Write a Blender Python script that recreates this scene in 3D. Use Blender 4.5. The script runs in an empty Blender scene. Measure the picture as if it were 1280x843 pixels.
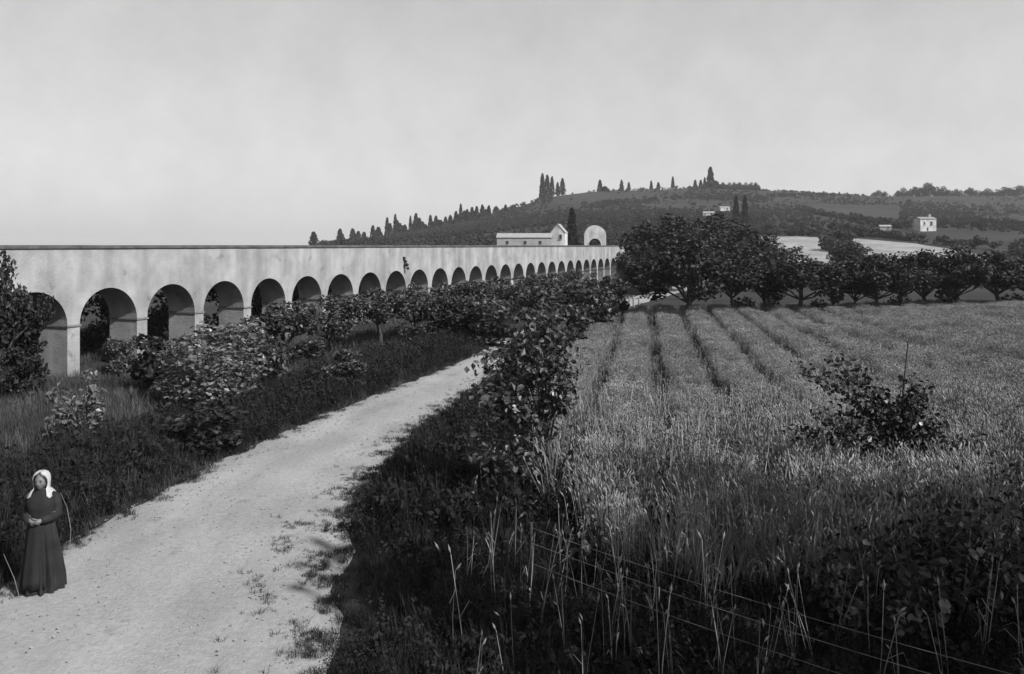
import bpy, bmesh, math, random
import numpy as np
from mathutils import Vector, Matrix, noise

R = math.radians
random.seed(7)
rng = np.random.default_rng(7)
scene = bpy.context.scene
C = scene.collection

# ------------------------------------------------------------------ camera, sky, sun, exposure
EYE = 4.66          # metres above the road (from the woman's height and the level aqueduct top)
FPX = 970.0         # focal length in pixels of the 1280 px wide photograph
HOR = 307.0         # horizon row

cam = bpy.data.cameras.new('camera')
cam_ob = bpy.data.objects.new('camera', cam)
C.objects.link(cam_ob)
cam_ob.location = (0, 0, EYE)
cam_ob.rotation_euler = (R(90), 0, 0)
cam.sensor_width = 36.0
cam.lens = FPX / 1280 * 36.0
cam.shift_y = -(421.5 - HOR) / 1280.0
cam.clip_end = 9000
cam.clip_start = 0.1
scene.camera = cam_ob

SUN_AZ = Vector((0.80, -0.60))
SUN_EL = R(40)
world = bpy.data.worlds.new('World')
scene.world = world
world.use_nodes = True
wn = world.node_tree.nodes
wl = world.node_tree.links
wn.clear()
sky = wn.new('ShaderNodeTexSky')
sky.sky_type = 'NISHITA'
sky.sun_disc = False
sky.sun_elevation = SUN_EL
sky.sun_rotation = math.atan2(SUN_AZ.x, SUN_AZ.y)
sky.dust_density = 2.5
sky.air_density = 1.0
bw = wn.new('ShaderNodeRGBToBW')
wl.new(sky.outputs[0], bw.inputs[0])
tc = wn.new('ShaderNodeTexCoord')
nz = wn.new('ShaderNodeTexNoise')
nz.inputs['Scale'].default_value = 12.0
nz.inputs['Detail'].default_value = 7.0
nz.inputs['Roughness'].default_value = 0.65
wl.new(tc.outputs['Generated'], nz.inputs['Vector'])
mr = wn.new('ShaderNodeMapRange')
mr.inputs[1].default_value = 0.25
mr.inputs[2].default_value = 0.75
mr.inputs[3].default_value = 0.92
mr.inputs[4].default_value = 1.08
wl.new(nz.outputs[0], mr.inputs[0])
mu = wn.new('ShaderNodeMath')
mu.operation = 'MULTIPLY'
# thin high cloud: an even veil, a little brighter towards the horizon all round
sep = wn.new('ShaderNodeSeparateXYZ')
wl.new(tc.outputs['Generated'], sep.inputs[0])
vr = wn.new('ShaderNodeMapRange')
vr.inputs[1].default_value = 0.0
vr.inputs[2].default_value = 0.45
vr.inputs[3].default_value = 2.6
vr.inputs[4].default_value = 1.75
wl.new(sep.outputs[2], vr.inputs[0])
mxs = wn.new('ShaderNodeMix')
mxs.data_type = 'FLOAT'
mxs.inputs[0].default_value = 0.78
wl.new(bw.outputs[0], mxs.inputs[2])
wl.new(vr.outputs[0], mxs.inputs[3])
wl.new(mxs.outputs[0], mu.inputs[0])
wl.new(mr.outputs[0], mu.inputs[1])
bg = wn.new('ShaderNodeBackground')
bg.inputs['Strength'].default_value = 0.107
wl.new(mu.outputs[0], bg.inputs['Color'])
wo = wn.new('ShaderNodeOutputWorld')
wl.new(bg.outputs[0], wo.inputs['Surface'])

sl = bpy.data.lights.new('sun', 'SUN')
sl.energy = 3.2
sl.angle = R(0.6)
sun = bpy.data.objects.new('sun', sl)
C.objects.link(sun)
tosun = Vector((SUN_AZ.x * math.cos(SUN_EL), SUN_AZ.y * math.cos(SUN_EL), math.sin(SUN_EL)))
sun.rotation_euler = tosun.to_track_quat('Z', 'Y').to_euler()
sun.location = tosun * 60

scene.render.engine = 'CYCLES'
scene.view_settings.view_transform = 'Standard'
scene.view_settings.look = 'None'
scene.view_settings.gamma = 1
scene.view_settings.exposure = 1.3
scene.render.resolution_x = 1024
scene.render.resolution_y = 674
scene.cycles.max_bounces = 5
scene.cycles.transparent_max_bounces = 4

# ------------------------------------------------------------------ materials (the photograph is black and white: all greys)
def mat(name, lo, hi, scale=4.0, rough=0.8, detail=6.0, bump=0.0, bscale=None, spec=0.3, trans=0.0, stretch=None, blo=0.3, bhi=0.7, second=None, patch=None):
    m = bpy.data.materials.new(name)
    m.use_nodes = True
    nt = m.node_tree
    n = nt.nodes
    l = nt.links
    p = n['Principled BSDF']
    p.inputs['Roughness'].default_value = rough
    p.inputs['Specular IOR Level'].default_value = spec
    geo = n.new('ShaderNodeNewGeometry')
    vec = geo.outputs['Position']
    if stretch:
        mp = n.new('ShaderNodeMapping')
        mp.inputs['Scale'].default_value = stretch
        l.new(vec, mp.inputs['Vector'])
        vec = mp.outputs[0]
    t = n.new('ShaderNodeTexNoise')
    t.inputs['Scale'].default_value = scale
    t.inputs['Detail'].default_value = detail
    t.inputs['Roughness'].default_value = 0.62
    l.new(vec, t.inputs['Vector'])
    a = n.new('ShaderNodeMapRange')
    a.inputs[1].default_value = blo
    a.inputs[2].default_value = bhi
    a.inputs[3].default_value = lo
    a.inputs[4].default_value = hi
    l.new(t.outputs[0], a.inputs[0])
    val = a.outputs[0]
    if second:                       # (scale, low factor, high factor, stretch): larger, slower variation
        mp2 = n.new('ShaderNodeMapping')
        mp2.inputs['Scale'].default_value = second[3]
        l.new(geo.outputs['Position'], mp2.inputs['Vector'])
        t2 = n.new('ShaderNodeTexNoise')
        t2.inputs['Scale'].default_value = second[0]
        t2.inputs['Detail'].default_value = 5
        l.new(mp2.outputs[0], t2.inputs['Vector'])
        a2 = n.new('ShaderNodeMapRange')
        a2.inputs[1].default_value = 0.35
        a2.inputs[2].default_value = 0.65
        a2.inputs[3].default_value = second[1]
        a2.inputs[4].default_value = second[2]
        l.new(t2.outputs[0], a2.inputs[0])
        mm = n.new('ShaderNodeMath')
        mm.operation = 'MULTIPLY'
        l.new(val, mm.inputs[0])
        l.new(a2.outputs[0], mm.inputs[1])
        val = mm.outputs[0]
    if patch:                        # (scale, threshold, factor): ragged worn patches
        t4 = n.new('ShaderNodeTexNoise')
        t4.inputs['Scale'].default_value = patch[0]
        t4.inputs['Detail'].default_value = 9
        t4.inputs['Roughness'].default_value = 0.7
        l.new(geo.outputs['Position'], t4.inputs['Vector'])
        a4 = n.new('ShaderNodeMapRange')
        a4.inputs[1].default_value = patch[1]
        a4.inputs[2].default_value = patch[1] + 0.05
        a4.inputs[3].default_value = 1.0
        a4.inputs[4].default_value = patch[2]
        l.new(t4.outputs[0], a4.inputs[0])
        m4 = n.new('ShaderNodeMath')
        m4.operation = 'MULTIPLY'
        l.new(val, m4.inputs[0])
        l.new(a4.outputs[0], m4.inputs[1])
        val = m4.outputs[0]
    l.new(val, p.inputs['Base Color'])
    if bump:
        b = n.new('ShaderNodeBump')
        b.inputs['Strength'].default_value = bump
        b.inputs['Distance'].default_value = 0.05
        if bscale:
            t3 = n.new('ShaderNodeTexNoise')
            t3.inputs['Scale'].default_value = bscale
            t3.inputs['Detail'].default_value = 8
            l.new(geo.outputs['Position'], t3.inputs['Vector'])
            l.new(t3.outputs[0], b.inputs['Height'])
        else:
            l.new(t.outputs[0], b.inputs['Height'])
        l.new(b.outputs[0], p.inputs['Normal'])
    if trans:
        tr = n.new('ShaderNodeBsdfTranslucent')
        l.new(val, tr.inputs['Color'])
        mx = n.new('ShaderNodeMixShader')
        mx.inputs[0].default_value = trans
        l.new(p.outputs[0], mx.inputs[1])
        l.new(tr.outputs[0], mx.inputs[2])
        l.new(mx.outputs[0], n['Material Output'].inputs['Surface'])
    return m

M = {}
M['plaster'] = mat('plaster', 0.19, 0.29, 1.1, 0.9, 9, 0.35, 14, 0.15, second=(1.1, 0.72, 1.08, (1, 1, 0.22)), patch=(1.3, 0.60, 0.72))
M['plaster_pier'] = mat('plaster_pier', 0.20, 0.31, 1.6, 0.9, 9, 0.35, 14, 0.15, second=(1.3, 0.70, 1.05, (1, 1, 0.5)), patch=(2.1, 0.58, 0.65))
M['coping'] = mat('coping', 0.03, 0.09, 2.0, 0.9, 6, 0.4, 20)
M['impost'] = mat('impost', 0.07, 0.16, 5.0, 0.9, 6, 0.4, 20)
M['soil'] = mat('soil', 0.014, 0.035, 1.2, 0.95, 8, 0.6, 9, 0.1)
M['terrain'] = mat('terrain', 0.013, 0.036, 0.05, 0.95, 9, 0.5, 2.0, 0.1, stretch=(0.6, 2.2, 1), second=(0.9, 0.7, 1.25, (1, 1, 1)))
M['hill_field'] = mat('hill_field', 0.15, 0.24, 0.6, 0.95, 8, 0.5, 3.0, 0.1, second=(0.12, 0.8, 1.15, (1, 1, 1)))
M['hill_field_mid'] = mat('hill_field_mid', 0.02, 0.04, 0.4, 0.95, 8, 0.5, 3.0, 0.1)
M['road'] = mat('road', 0.18, 0.25, 14.0, 0.95, 10, 0.35, 30, 0.1, second=(0.7, 0.80, 1.08, (1.3, 0.6, 1)), patch=(1.1, 0.61, 0.78))
M['bark'] = mat('bark', 0.025, 0.06, 6, 0.9, 6, 0.6, 15)
M['leaf'] = mat('leaf', 0.010, 0.055, 2.3, 0.5, 4, 0, None, 0.45, 0.18)
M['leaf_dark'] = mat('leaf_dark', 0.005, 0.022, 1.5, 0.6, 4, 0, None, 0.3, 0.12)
M['leaf_glint'] = mat('leaf_glint', 0.008, 0.15, 9.0, 0.42, 3, 0, None, 0.5, 0.2)  # sun glints on dark leaves, put into the colour as pale flecks
M['cypress'] = mat('cypress', 0.008, 0.018, 0.4, 0.8, 4, 0, None, 0.2, 0.05)
M['scrub'] = mat('scrub', 0.018, 0.05, 0.06, 0.8, 5, 0, None, 0.2, 0.1)
M['wheat'] = mat('wheat', 0.07, 0.30, 1.7, 0.7, 5, 0, None, 0.3, 0.25, second=(0.25, 0.75, 1.15, (1, 1, 1)))
M['grass'] = mat('grass', 0.02, 0.09, 1.4, 0.75, 5, 0, None, 0.25, 0.2, second=(0.3, 0.6, 1.25, (1, 1, 1)))
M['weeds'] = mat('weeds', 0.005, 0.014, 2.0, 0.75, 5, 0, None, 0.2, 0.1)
M['stubble'] = mat('stubble', 0.1, 0.2, 2.0, 0.8, 5, 0, None, 0.2, 0.1)
M['white_wall'] = mat('white_wall', 0.32, 0.48, 0.8, 0.9, 7, 0.2, 4, 0.15, second=(1.0, 0.7, 1.08, (1, 1, .4)), patch=(1.5, .6, .75))
M['grey_wall'] = mat('grey_wall', 0.19, 0.28, 0.8, 0.9, 7, 0.2, 4, 0.15)
M['roof'] = mat('roof', 0.12, 0.2, 1.5, 0.9, 7, 0.4, 4, 0.1)
M['roof_pale'] = mat('roof_pale', 0.18, 0.26, 1.5, 0.9, 7, 0.4, 4, 0.1)
M['dark_hole'] = mat('dark_hole', 0.01, 0.02, 1.5, 0.7)
M['wood'] = mat('wood', 0.03, 0.07, 8, 0.85, 6, 0.5, 20)
M['wire'] = mat('wire', 0.10, 0.2, 5, 0.5, 3)
M['skin'] = mat('skin', 0.08, 0.13, 12, 0.6, 4, 0, None, 0.35)
M['dress'] = mat('dress', 0.006, 0.018, 5, 0.85, 5, 0.2, 60, 0.25)
M['apron'] = mat('apron', 0.006, 0.013, 9, 0.85, 5, 0.2, 60, 0.25)
M['scarf'] = mat('scarf', 0.26, 0.36, 9, 0.9, 5, 0.1, 60, 0.2)
M['shoe'] = mat('shoe', 0.01, 0.02, 9, 0.5)
M['post_pale'] = mat('post_pale', 0.14, 0.22, 4, 0.9, 5, 0.3, 20)

# ------------------------------------------------------------------ helpers
def tag(o, label=None, cat=None, group=None, kind=None):
    if label: o['label'] = label
    if cat: o['category'] = cat
    if group: o['group'] = group
    if kind: o['kind'] = kind
    return o

def link(o, parent=None):
    C.objects.link(o)
    if parent is not None:
        o.parent = parent
    return o

def obj(name, me, m=None, parent=None, loc=None, smooth=False):
    o = bpy.data.objects.new(name, me)
    if m is not None and len(me.materials) == 0:
        me.materials.append(m)
    if smooth:
        me.polygons.foreach_set('use_smooth', [True] * len(me.polygons))
    if loc is not None:
        o.location = loc
    return link(o, parent)

def empty(name, loc, rz=0.0, scale=None):
    o = bpy.data.objects.new(name, None)
    o.empty_display_size = 0.2
    o.location = loc
    o.rotation_euler = (0, 0, rz)
    if scale is not None:
        o.scale = scale
    return link(o)

def mesh(name, v, f, m=None):
    me = bpy.data.meshes.new(name)
    me.from_pydata([tuple(map(float, p)) for p in v], [], f)
    me.update()
    if m is not None:
        me.materials.append(m)
    return me

class MB:
    """collects simple shapes into one mesh"""
    def __init__(s):
        s.v = []
        s.f = []
    def add(s, v, f):
        b = len(s.v)
        s.v += [tuple(p) for p in v]
        s.f += [tuple(b + i for i in q) for q in f]
        return s
    def box(s, x0, x1, y0, y1, z0, z1):
        v = [(x, y, z) for x in (x0, x1) for y in (y0, y1) for z in (z0, z1)]
        return s.add(v, [(0, 1, 3, 2), (4, 6, 7, 5), (0, 4, 5, 1), (2, 3, 7, 6), (0, 2, 6, 4), (1, 5, 7, 3)])
    def tube(s, pts, radii, seg=7, cap=True):
        pts = [Vector(p) for p in pts]
        rings = []
        for i, p in enumerate(pts):
            d = (pts[min(i + 1, len(pts) - 1)] - pts[max(i - 1, 0)]).normalized()
            a = d.orthogonal().normalized()
            if i:
                a = (pa - d * pa.dot(d)).normalized()
            pa = a
            b = d.cross(a)
            rings.append([p + (a * math.cos(2 * math.pi * k / seg) + b * math.sin(2 * math.pi * k / seg)) * radii[i] for k in range(seg)])
        base = [q for r in rings for q in r]
        f = []
        for i in range(len(rings) - 1):
            for k in range(seg):
                f.append((i * seg + k, i * seg + (k + 1) % seg, (i + 1) * seg + (k + 1) % seg, (i + 1) * seg + k))
        if cap:
            f.append(tuple(reversed(range(seg))))
            n = (len(rings) - 1) * seg
            f.append(tuple(n + k for k in range(seg)))
        return s.add(base, f)
    def build(s, name, m, parent=None, smooth=False):
        return obj(name, mesh(name, s.v, s.f, m), None, parent, None, smooth)

def hermite(xs, ys, x):
    if x <= xs[0]: return ys[0]
    if x >= xs[-1]: return ys[-1]
    i = 0
    while x > xs[i + 1]: i += 1
    h = xs[i + 1] - xs[i]
    t = (x - xs[i]) / h
    def slope(k):
        if k == 0 or k == len(xs) - 1: return 0.0
        a = (ys[k] - ys[k - 1]) / (xs[k] - xs[k - 1])
        b = (ys[k + 1] - ys[k]) / (xs[k + 1] - xs[k])
        return 0.0 if a * b <= 0 else 2 * a * b / (a + b)
    m0, m1 = slope(i) * h, slope(i + 1) * h
    return (2*t**3 - 3*t*t + 1) * ys[i] + (t**3 - 2*t*t + t) * m0 + (-2*t**3 + 3*t*t) * ys[i + 1] + (t**3 - t*t) * m1

# ------------------------------------------------------------------ terrain
RX = [-230, -136, -87, -25, 6, 31, 62, 99, 142, 186, 223, 303, 396, 900]
RZ = [0, 3.5, 12, 26, 34.5, 42, 45.5, 47, 48.2, 46.5, 45.0, 42, 43, 40]
PY = [112, 150, 200, 300, 400, 500, 600, 720, 1500, 2500]
PV = [0, .055, .135, .30, .46, .72, 1.0, .93, .5, .0]

def height(x, y):
    if y <= 112: return 0.0
    p = hermite(PY, PV, y)
    z = hermite(RX, RZ, x) * p
    if y < 900:
        k = min(1.0, (y - 112) / 120)
        z += k * 0.9 * noise.noise(Vector((x * 0.02, y * 0.015, 3.1))) * min(1, z / 8)
        if y > 560:
            z += 0.8 * noise.noise(Vector((x * 0.05, y * 0.02, 9.1))) * min(1, z / 8)
    return max(z, 0.0)

def at(px, py, Y):
    """world point at depth Y seen at a pixel"""
    return Vector(((px - 640) / FPX * Y, Y, EYE - (py - HOR) / FPX * Y))

def flat(px, py, z=0.0):
    """point on level ground under a pixel"""
    Y = FPX * (EYE - z) / (py - HOR)
    return Vector(((px - 640) / FPX * Y, Y, z))

def ground(px, py):
    """first hit of a pixel's ray with the terrain"""
    Y = 8.0
    while Y < 700:
        p = at(px, py, Y)
        if p.z <= height(p.x, p.y):
            return Vector((p.x, p.y, height(p.x, p.y)))
        Y *= 1.006
    p = at(px, py, 600)
    return Vector((p.x, 600, height(p.x, 600)))

def lin(a, b, s):
    return list(np.arange(a, b, s))
gx = [-4000, -2500, -1500, -1000, -600] + lin(-400, -120, 25) + lin(-120, 420, 8) + lin(420, 900, 40) + [1000, 1500, 2500, 4000]
gy = [-800, -300, -100, -30, 0] + lin(10, 110, 12) + lin(112, 760, 7) + lin(760, 1500, 70) + [1600, 2000, 2500, 4000, 7000]
V = [(x, y, height(x, y)) for y in gy for x in gx]
nx = len(gx)
Fc = [(j * nx + i, j * nx + i + 1, (j + 1) * nx + i + 1, (j + 1) * nx + i) for j in range(len(gy) - 1) for i in range(nx - 1)]
g = obj('ground', mesh('ground', V, Fc, M['terrain']), smooth=True)
tag(g, 'dark earth and grassland rising to a long low hill', 'ground', kind='structure')

# road: two edges in metres
RL = [(-20, -6.6), (0, -6.9), (8, -7.0), (12.1, -7.0), (16.6, -6.33), (21.5, -5.1), (26.5, -3.5), (32.3, -1.67), (38, -.7), (42, .3), (46, 1.6), (50, 3.2), (56, 5.3), (60, 7), (80, 15), (97, 22)]
RR = [(-20, -0.8), (0, -1.6), (8.4, -2.0), (12, -2.55), (15.5, -2.7), (19, -2.3), (23.5, -1.3), (27.5, -.4), (31.5, .4), (37.5, 1.5), (42, 2.3), (46, 3.7), (50, 5.3), (56, 7.5), (60, 9.4), (80, 18), (97, 26)]
def road_l(y): return float(np.interp(y, [p[0] for p in RL], [p[1] for p in RL]))
def road_r(y): return float(np.interp(y, [p[0] for p in RR], [p[1] for p in RR]))
V = []
NR = 14
ys = lin(-20, 40, 0.35) + lin(40, 96, 1.5)
for y in ys:
    a = road_l(y) + 0.22 * noise.noise(Vector((0, y * 1.1, 2))) + 0.08 * noise.noise(Vector((0, y * 4, 7)))
    b = road_r(y) + 0.30 * noise.noise(Vector((5, y * 0.9, 2))) + 0.14 * noise.noise(Vector((5, y * 4, 7)))
    for k in range(NR + 1):
        t = k / NR
        x = a + (b - a) * t
        edge = min(t, 1 - t) * 2
        z = 0.006 + 0.05 * min(1, edge * 3) + 0.012 * noise.noise(Vector((x * 0.8, y * 0.4, 0))) * min(1, edge * 4)
        for rut in (0.3, 0.72):
            z -= 0.025 * math.exp(-((t - rut) / 0.07) ** 2)
        V.append((x, y, max(z, 0.006)))
Fc = [(j * (NR + 1) + i, j * (NR + 1) + i + 1, (j + 1) * (NR + 1) + i + 1, (j + 1) * (NR + 1) + i) for j in range(len(ys) - 1) for i in range(NR)]
tag(obj('road', mesh('road', V, Fc, M['road']), smooth=True), 'pale dusty country road curving off to the right', 'road', kind='structure')

# soil sheet under the wheat
V = []
fy = lin(8, 56, 2)
for y in fy:
    a = road_r(y) + (0.6 if y > 26 else 0.9)
    for k in range(13):
        x = a + (60 - a) * k / 12
        V.append((x, y, 0.005))
Fc = [(j * 13 + i, j * 13 + i + 1, (j + 1) * 13 + i + 1, (j + 1) * 13 + i) for j in range(len(fy) - 1) for i in range(12)]
tag(obj('field', mesh('field', V, Fc, M['soil'])), 'bare dark soil under the wheat', 'field', kind='structure')

# fields on the hillside, draped on the terrain
def hill_field(quad, m, label, n=14):
    c = [ground(*q) for q in quad]
    V = []
    for j in range(n + 1):
        for i in range(n + 1):
            s, t = i / n, j / n
            p = (c[0] * (1 - s) + c[1] * s) * (1 - t) + (c[3] * (1 - s) + c[2] * s) * t
            x = p.x + 1.2 * noise.noise(Vector((p.x * .1, p.y * .1, 1)))
            y = p.y + 3.0 * noise.noise(Vector((p.x * .1, p.y * .05, 5)))
            V.append((x, y, max(height(x, y), 0) + 0.22))
    F_ = [(j * (n + 1) + i, j * (n + 1) + i + 1, (j + 1) * (n + 1) + i + 1, (j + 1) * (n + 1) + i) for j in range(n) for i in range(n)]
    tag(obj('hill_field', mesh('hill_field', V, F_, m), smooth=True), label, 'field', kind='structure')
hill_field([(948, 332), (1050, 332), (1022, 297), (952, 297)], M['hill_field'], 'pale mown field behind the tree row, left of the dark tree')
hill_field([(1085, 332), (1262, 328), (1150, 306), (1062, 299)], M['hill_field'], 'pale mown field tapering to the right below the white house')
hill_field([(1030, 270), (1130, 275), (1090, 266), (1015, 258)], M['hill_field_mid'], 'greyish strip of field high on the hillside')
hill_field([(960, 252), (1250, 262), (1270, 255), (960, 247)], M['hill_field_mid'], 'long narrow greyish field strip just under the ridge')
hill_field([(660, 262), (850, 262), (840, 246), (680, 247)], M['hill_field_mid'], 'greyish slope under the ridge cypresses')

# ------------------------------------------------------------------ aqueduct
WALL_VP = 1030
ang = math.atan((WALL_VP - 640) / FPX)
D = Vector((math.sin(ang), math.cos(ang), 0))
NB = Vector((-D.y, D.x, 0))            # away from the camera
PITCH, RAD, SPR, TOPZ, THK = 2.99, 1.25, 1.83, 4.55, 1.45
P0 = Vector((-15.04, 29.0, 0))
rot = math.atan2(D.y, D.x)             # local x runs along the wall, local y into it
aq = empty('aqueduct', P0, rot)
tag(aq, 'long pale plastered aqueduct wall carried on a row of round arches', 'aqueduct')
H = PITCH / 2
def bay_mesh():
    v, f = [], []
    NA = 20
    for y in (0, THK):
        b = len(v)
        top = [(-H + PITCH * k / NA, y, TOPZ) for k in range(NA + 1)]
        arc = [(-RAD * math.cos(math.pi * k / NA), y, SPR + RAD * math.sin(math.pi * k / NA)) for k in range(NA + 1)]
        v += top + arc + [(-H, y, SPR), (H, y, SPR)]
        n1 = NA + 1
        for k in range(NA):
            q = (b + k, b + n1 + k, b + n1 + k + 1, b + k + 1)
            f.append(q if y == 0 else q[::-1])
        q = (b, b + 2 * n1, b + n1); f.append(q if y == 0 else q[::-1])
        q = (b + NA, b + n1 + NA, b + 2 * n1 + 1); f.append(q if y == 0 else q[::-1])
    n1 = 21
    o = 2 * n1 + 2
    for k in range(20):
        f.append((n1 + k, o + n1 + k, o + n1 + k + 1, n1 + k + 1))
        f.append((k, k + 1, o + k + 1, o + k))
    return mesh('arch_bay', v, f, M['plaster'])
bm_ = bay_mesh()
pw = H - RAD
pier_me = MB().box(-pw, pw, 0, THK, -0.4, SPR - 0.065)
pier_me = mesh('pier', pier_me.v, pier_me.f, M['plaster_pier'])
imp_me = MB().box(-pw - 0.035, pw + 0.035, -0.045, THK + 0.045, SPR - 0.065, SPR - 0.004)
imp_me = mesh('impost', imp_me.v, imp_me.f, M['impost'])
N0, N1 = -4, 30
for n in range(N0, N1 + 1):
    obj('arch_bay', bm_, None, aq, (n * PITCH, 0, 0))
for n in range(N0, N1 + 2):
    obj('pier', pier_me, None, aq, (n * PITCH - H, 0, 0))
    obj('impost', imp_me, None, aq, (n * PITCH - H, 0, 0))
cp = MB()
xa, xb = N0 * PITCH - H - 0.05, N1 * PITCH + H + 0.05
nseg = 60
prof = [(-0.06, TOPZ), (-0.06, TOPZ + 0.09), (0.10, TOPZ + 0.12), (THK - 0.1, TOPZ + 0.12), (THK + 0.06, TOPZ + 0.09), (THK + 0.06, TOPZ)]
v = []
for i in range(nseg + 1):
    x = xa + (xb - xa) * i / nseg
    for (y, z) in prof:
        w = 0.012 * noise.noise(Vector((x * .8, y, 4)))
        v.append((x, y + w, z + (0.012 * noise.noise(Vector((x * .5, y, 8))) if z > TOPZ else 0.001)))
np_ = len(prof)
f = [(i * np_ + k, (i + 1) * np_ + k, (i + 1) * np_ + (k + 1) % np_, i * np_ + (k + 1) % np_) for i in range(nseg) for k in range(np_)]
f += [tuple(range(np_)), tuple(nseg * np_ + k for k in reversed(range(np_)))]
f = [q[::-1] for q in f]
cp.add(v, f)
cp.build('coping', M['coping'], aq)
def wall_pt(n, off):                   # point beside the wall, n bays along, off metres in front of it
    p = P0 + D * (n * PITCH) - NB * off
    return p

# ------------------------------------------------------------------ foliage makers
def leaf_arrays(cent, size, rg, flatness=0.15, long=1.0):
    N = len(cent)
    nrm = rg.normal(size=(N, 3))
    nrm[:, 2] = np.abs(nrm[:, 2]) + flatness
    nrm /= np.linalg.norm(nrm, axis=1)[:, None]
    a = np.cross(nrm, rg.normal(size=(N, 3)))
    a /= np.linalg.norm(a, axis=1)[:, None]
    b = np.cross(nrm, a)
    s = (size * rg.uniform(0.6, 1.35, N))[:, None]
    base = cent - a * s * 0.5 * long
    tip = cent + a * s * 0.5 * long - nrm * s * 0.12
    l = cent + b * s * 0.34 + nrm * s * 0.07 - a * s * 0.06
    r = cent - b * s * 0.34 + nrm * s * 0.07 - a * s * 0.06
    v = np.stack([base, l, tip, r], axis=1).reshape(-1, 3)
    f = np.arange(N * 4).reshape(-1, 4)
    return v, f

def clump_points(clumps, n, rg, shell=0.45):
    c = np.array([k[:3] for k in clumps])
    r = np.array([k[3] for k in clumps])
    w = r ** 2.0
    i = rg.choice(len(c), n, p=w / w.sum())
    d = rg.normal(size=(n, 3))
    d /= np.linalg.norm(d, axis=1)[:, None]
    rad = r[i] * (shell + (1 - shell) * rg.random(n)) 
    d[:, 2] *= 0.85
    return c[i] + d * rad[:, None]

def cloud_mesh(name, pts, size, rg, m, flatness=0.15, long=1.0):
    v, f = leaf_arrays(pts, size, rg, flatness, long)
    me = bpy.data.meshes.new(name)
    me.from_pydata(v.tolist(), [], f.tolist())
    me.update()
    me.materials.append(m)
    return me

def tree_proto(seed, trunk_h=0.32, nlimb=6, nleaf=2600, leaf=0.055, lean=0.0, m='leaf', low=0):
    """unit tree: 1 high, crown about 1 wide"""
    rg = np.random.default_rng(seed)
    rd = random.Random(seed)
    mb = MB()
    top = Vector((lean + rd.uniform(-.03, .03), rd.uniform(-.03, .03), trunk_h))
    mb.tube([(0, 0, -0.03), (rd.uniform(-.015, .015), 0, trunk_h * .5), top], [0.032, 0.024, 0.020], 8)
    clumps = []
    for k in range(nlimb):
        a = 2 * math.pi * (k + rd.uniform(-.3, .3)) / nlimb
        rr = rd.uniform(.22, .36)
        end = Vector((top.x + rr * math.cos(a), top.y + rr * math.sin(a), trunk_h + rd.uniform(.16, .42)))
        mid = top.lerp(end, .5) + Vector((0, 0, -.03 + rd.uniform(-.02, .04)))
        mb.tube([top, mid, end], [0.015, 0.010, 0.004], 6)
        clumps.append((end.x, end.y, end.z, rd.uniform(.13, .20)))
        for q in range(2):
            e2 = end + Vector((rd.uniform(-.16, .16), rd.uniform(-.16, .16), rd.uniform(-.10, .16)))
            mb.tube([mid, e2], [0.010, 0.004], 5)
            clumps.append((e2.x, e2.y, min(e2.z, .86), rd.uniform(.08, .15)))
    c0 = Vector((top.x, top.y, .80))
    mb.tube([top, (top.x, top.y, .55), c0], [0.024, 0.014, 0.005], 6)
    clumps.append((c0.x, c0.y, .80, .17))
    clumps.append((c0.x + rd.uniform(-.1, .1), c0.y + rd.uniform(-.1, .1), .64, .22))
    for q in range(5):
        clumps.append((rd.uniform(-.4, .4), rd.uniform(-.4, .4), rd.uniform(.42, .8), rd.uniform(.05, .09)))
    for q in range(low):
        a = rd.uniform(0, 6.28)
        clumps.append((.27 * math.cos(a), .27 * math.sin(a), rd.uniform(.16, .42), rd.uniform(.10, .17)))
    pts = clump_points(clumps, nleaf, rg)
    return (mesh('trunk', mb.v, mb.f, M['bark']), cloud_mesh('crown', pts, leaf, rg, M[m]))

def shrub_proto(seed, nleaf=1500, leaf=0.09, m='leaf', stems=7):
    """unit shrub: 1 high, about 1 wide, leafy to the ground"""
    rg = np.random.default_rng(seed)
    rd = random.Random(seed)
    mb = MB()
    clumps = []
    for k in range(stems):
        a = 2 * math.pi * (k + rd.uniform(-.3, .3)) / stems
        rr = rd.uniform(.1, .34)
        e = Vector((rr * math.cos(a), rr * math.sin(a), rd.uniform(.5, .85)))
        mb.tube([(0.05 * math.cos(a), 0.05 * math.sin(a), -.03), (e.x * .4, e.y * .4, e.z * .55), e], [0.02, 0.013, 0.005], 5)
        clumps.append((e.x, e.y, e.z, rd.uniform(.12, .2)))
        clumps.append((e.x * .95, e.y * .95, e.z * rd.uniform(.3, .6), rd.uniform(.13, .22)))
        clumps.append((e.x * 1.2, e.y * 1.2, rd.uniform(.12, .3), rd.uniform(.1, .14)))
    pts = clump_points(clumps, nleaf, rg)
    pts[:, 2] = np.maximum(pts[:, 2], 0.02)
    return (mesh('stem', mb.v, mb.f, M['bark']), cloud_mesh('foliage', pts, leaf, rg, M[m]))

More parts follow.
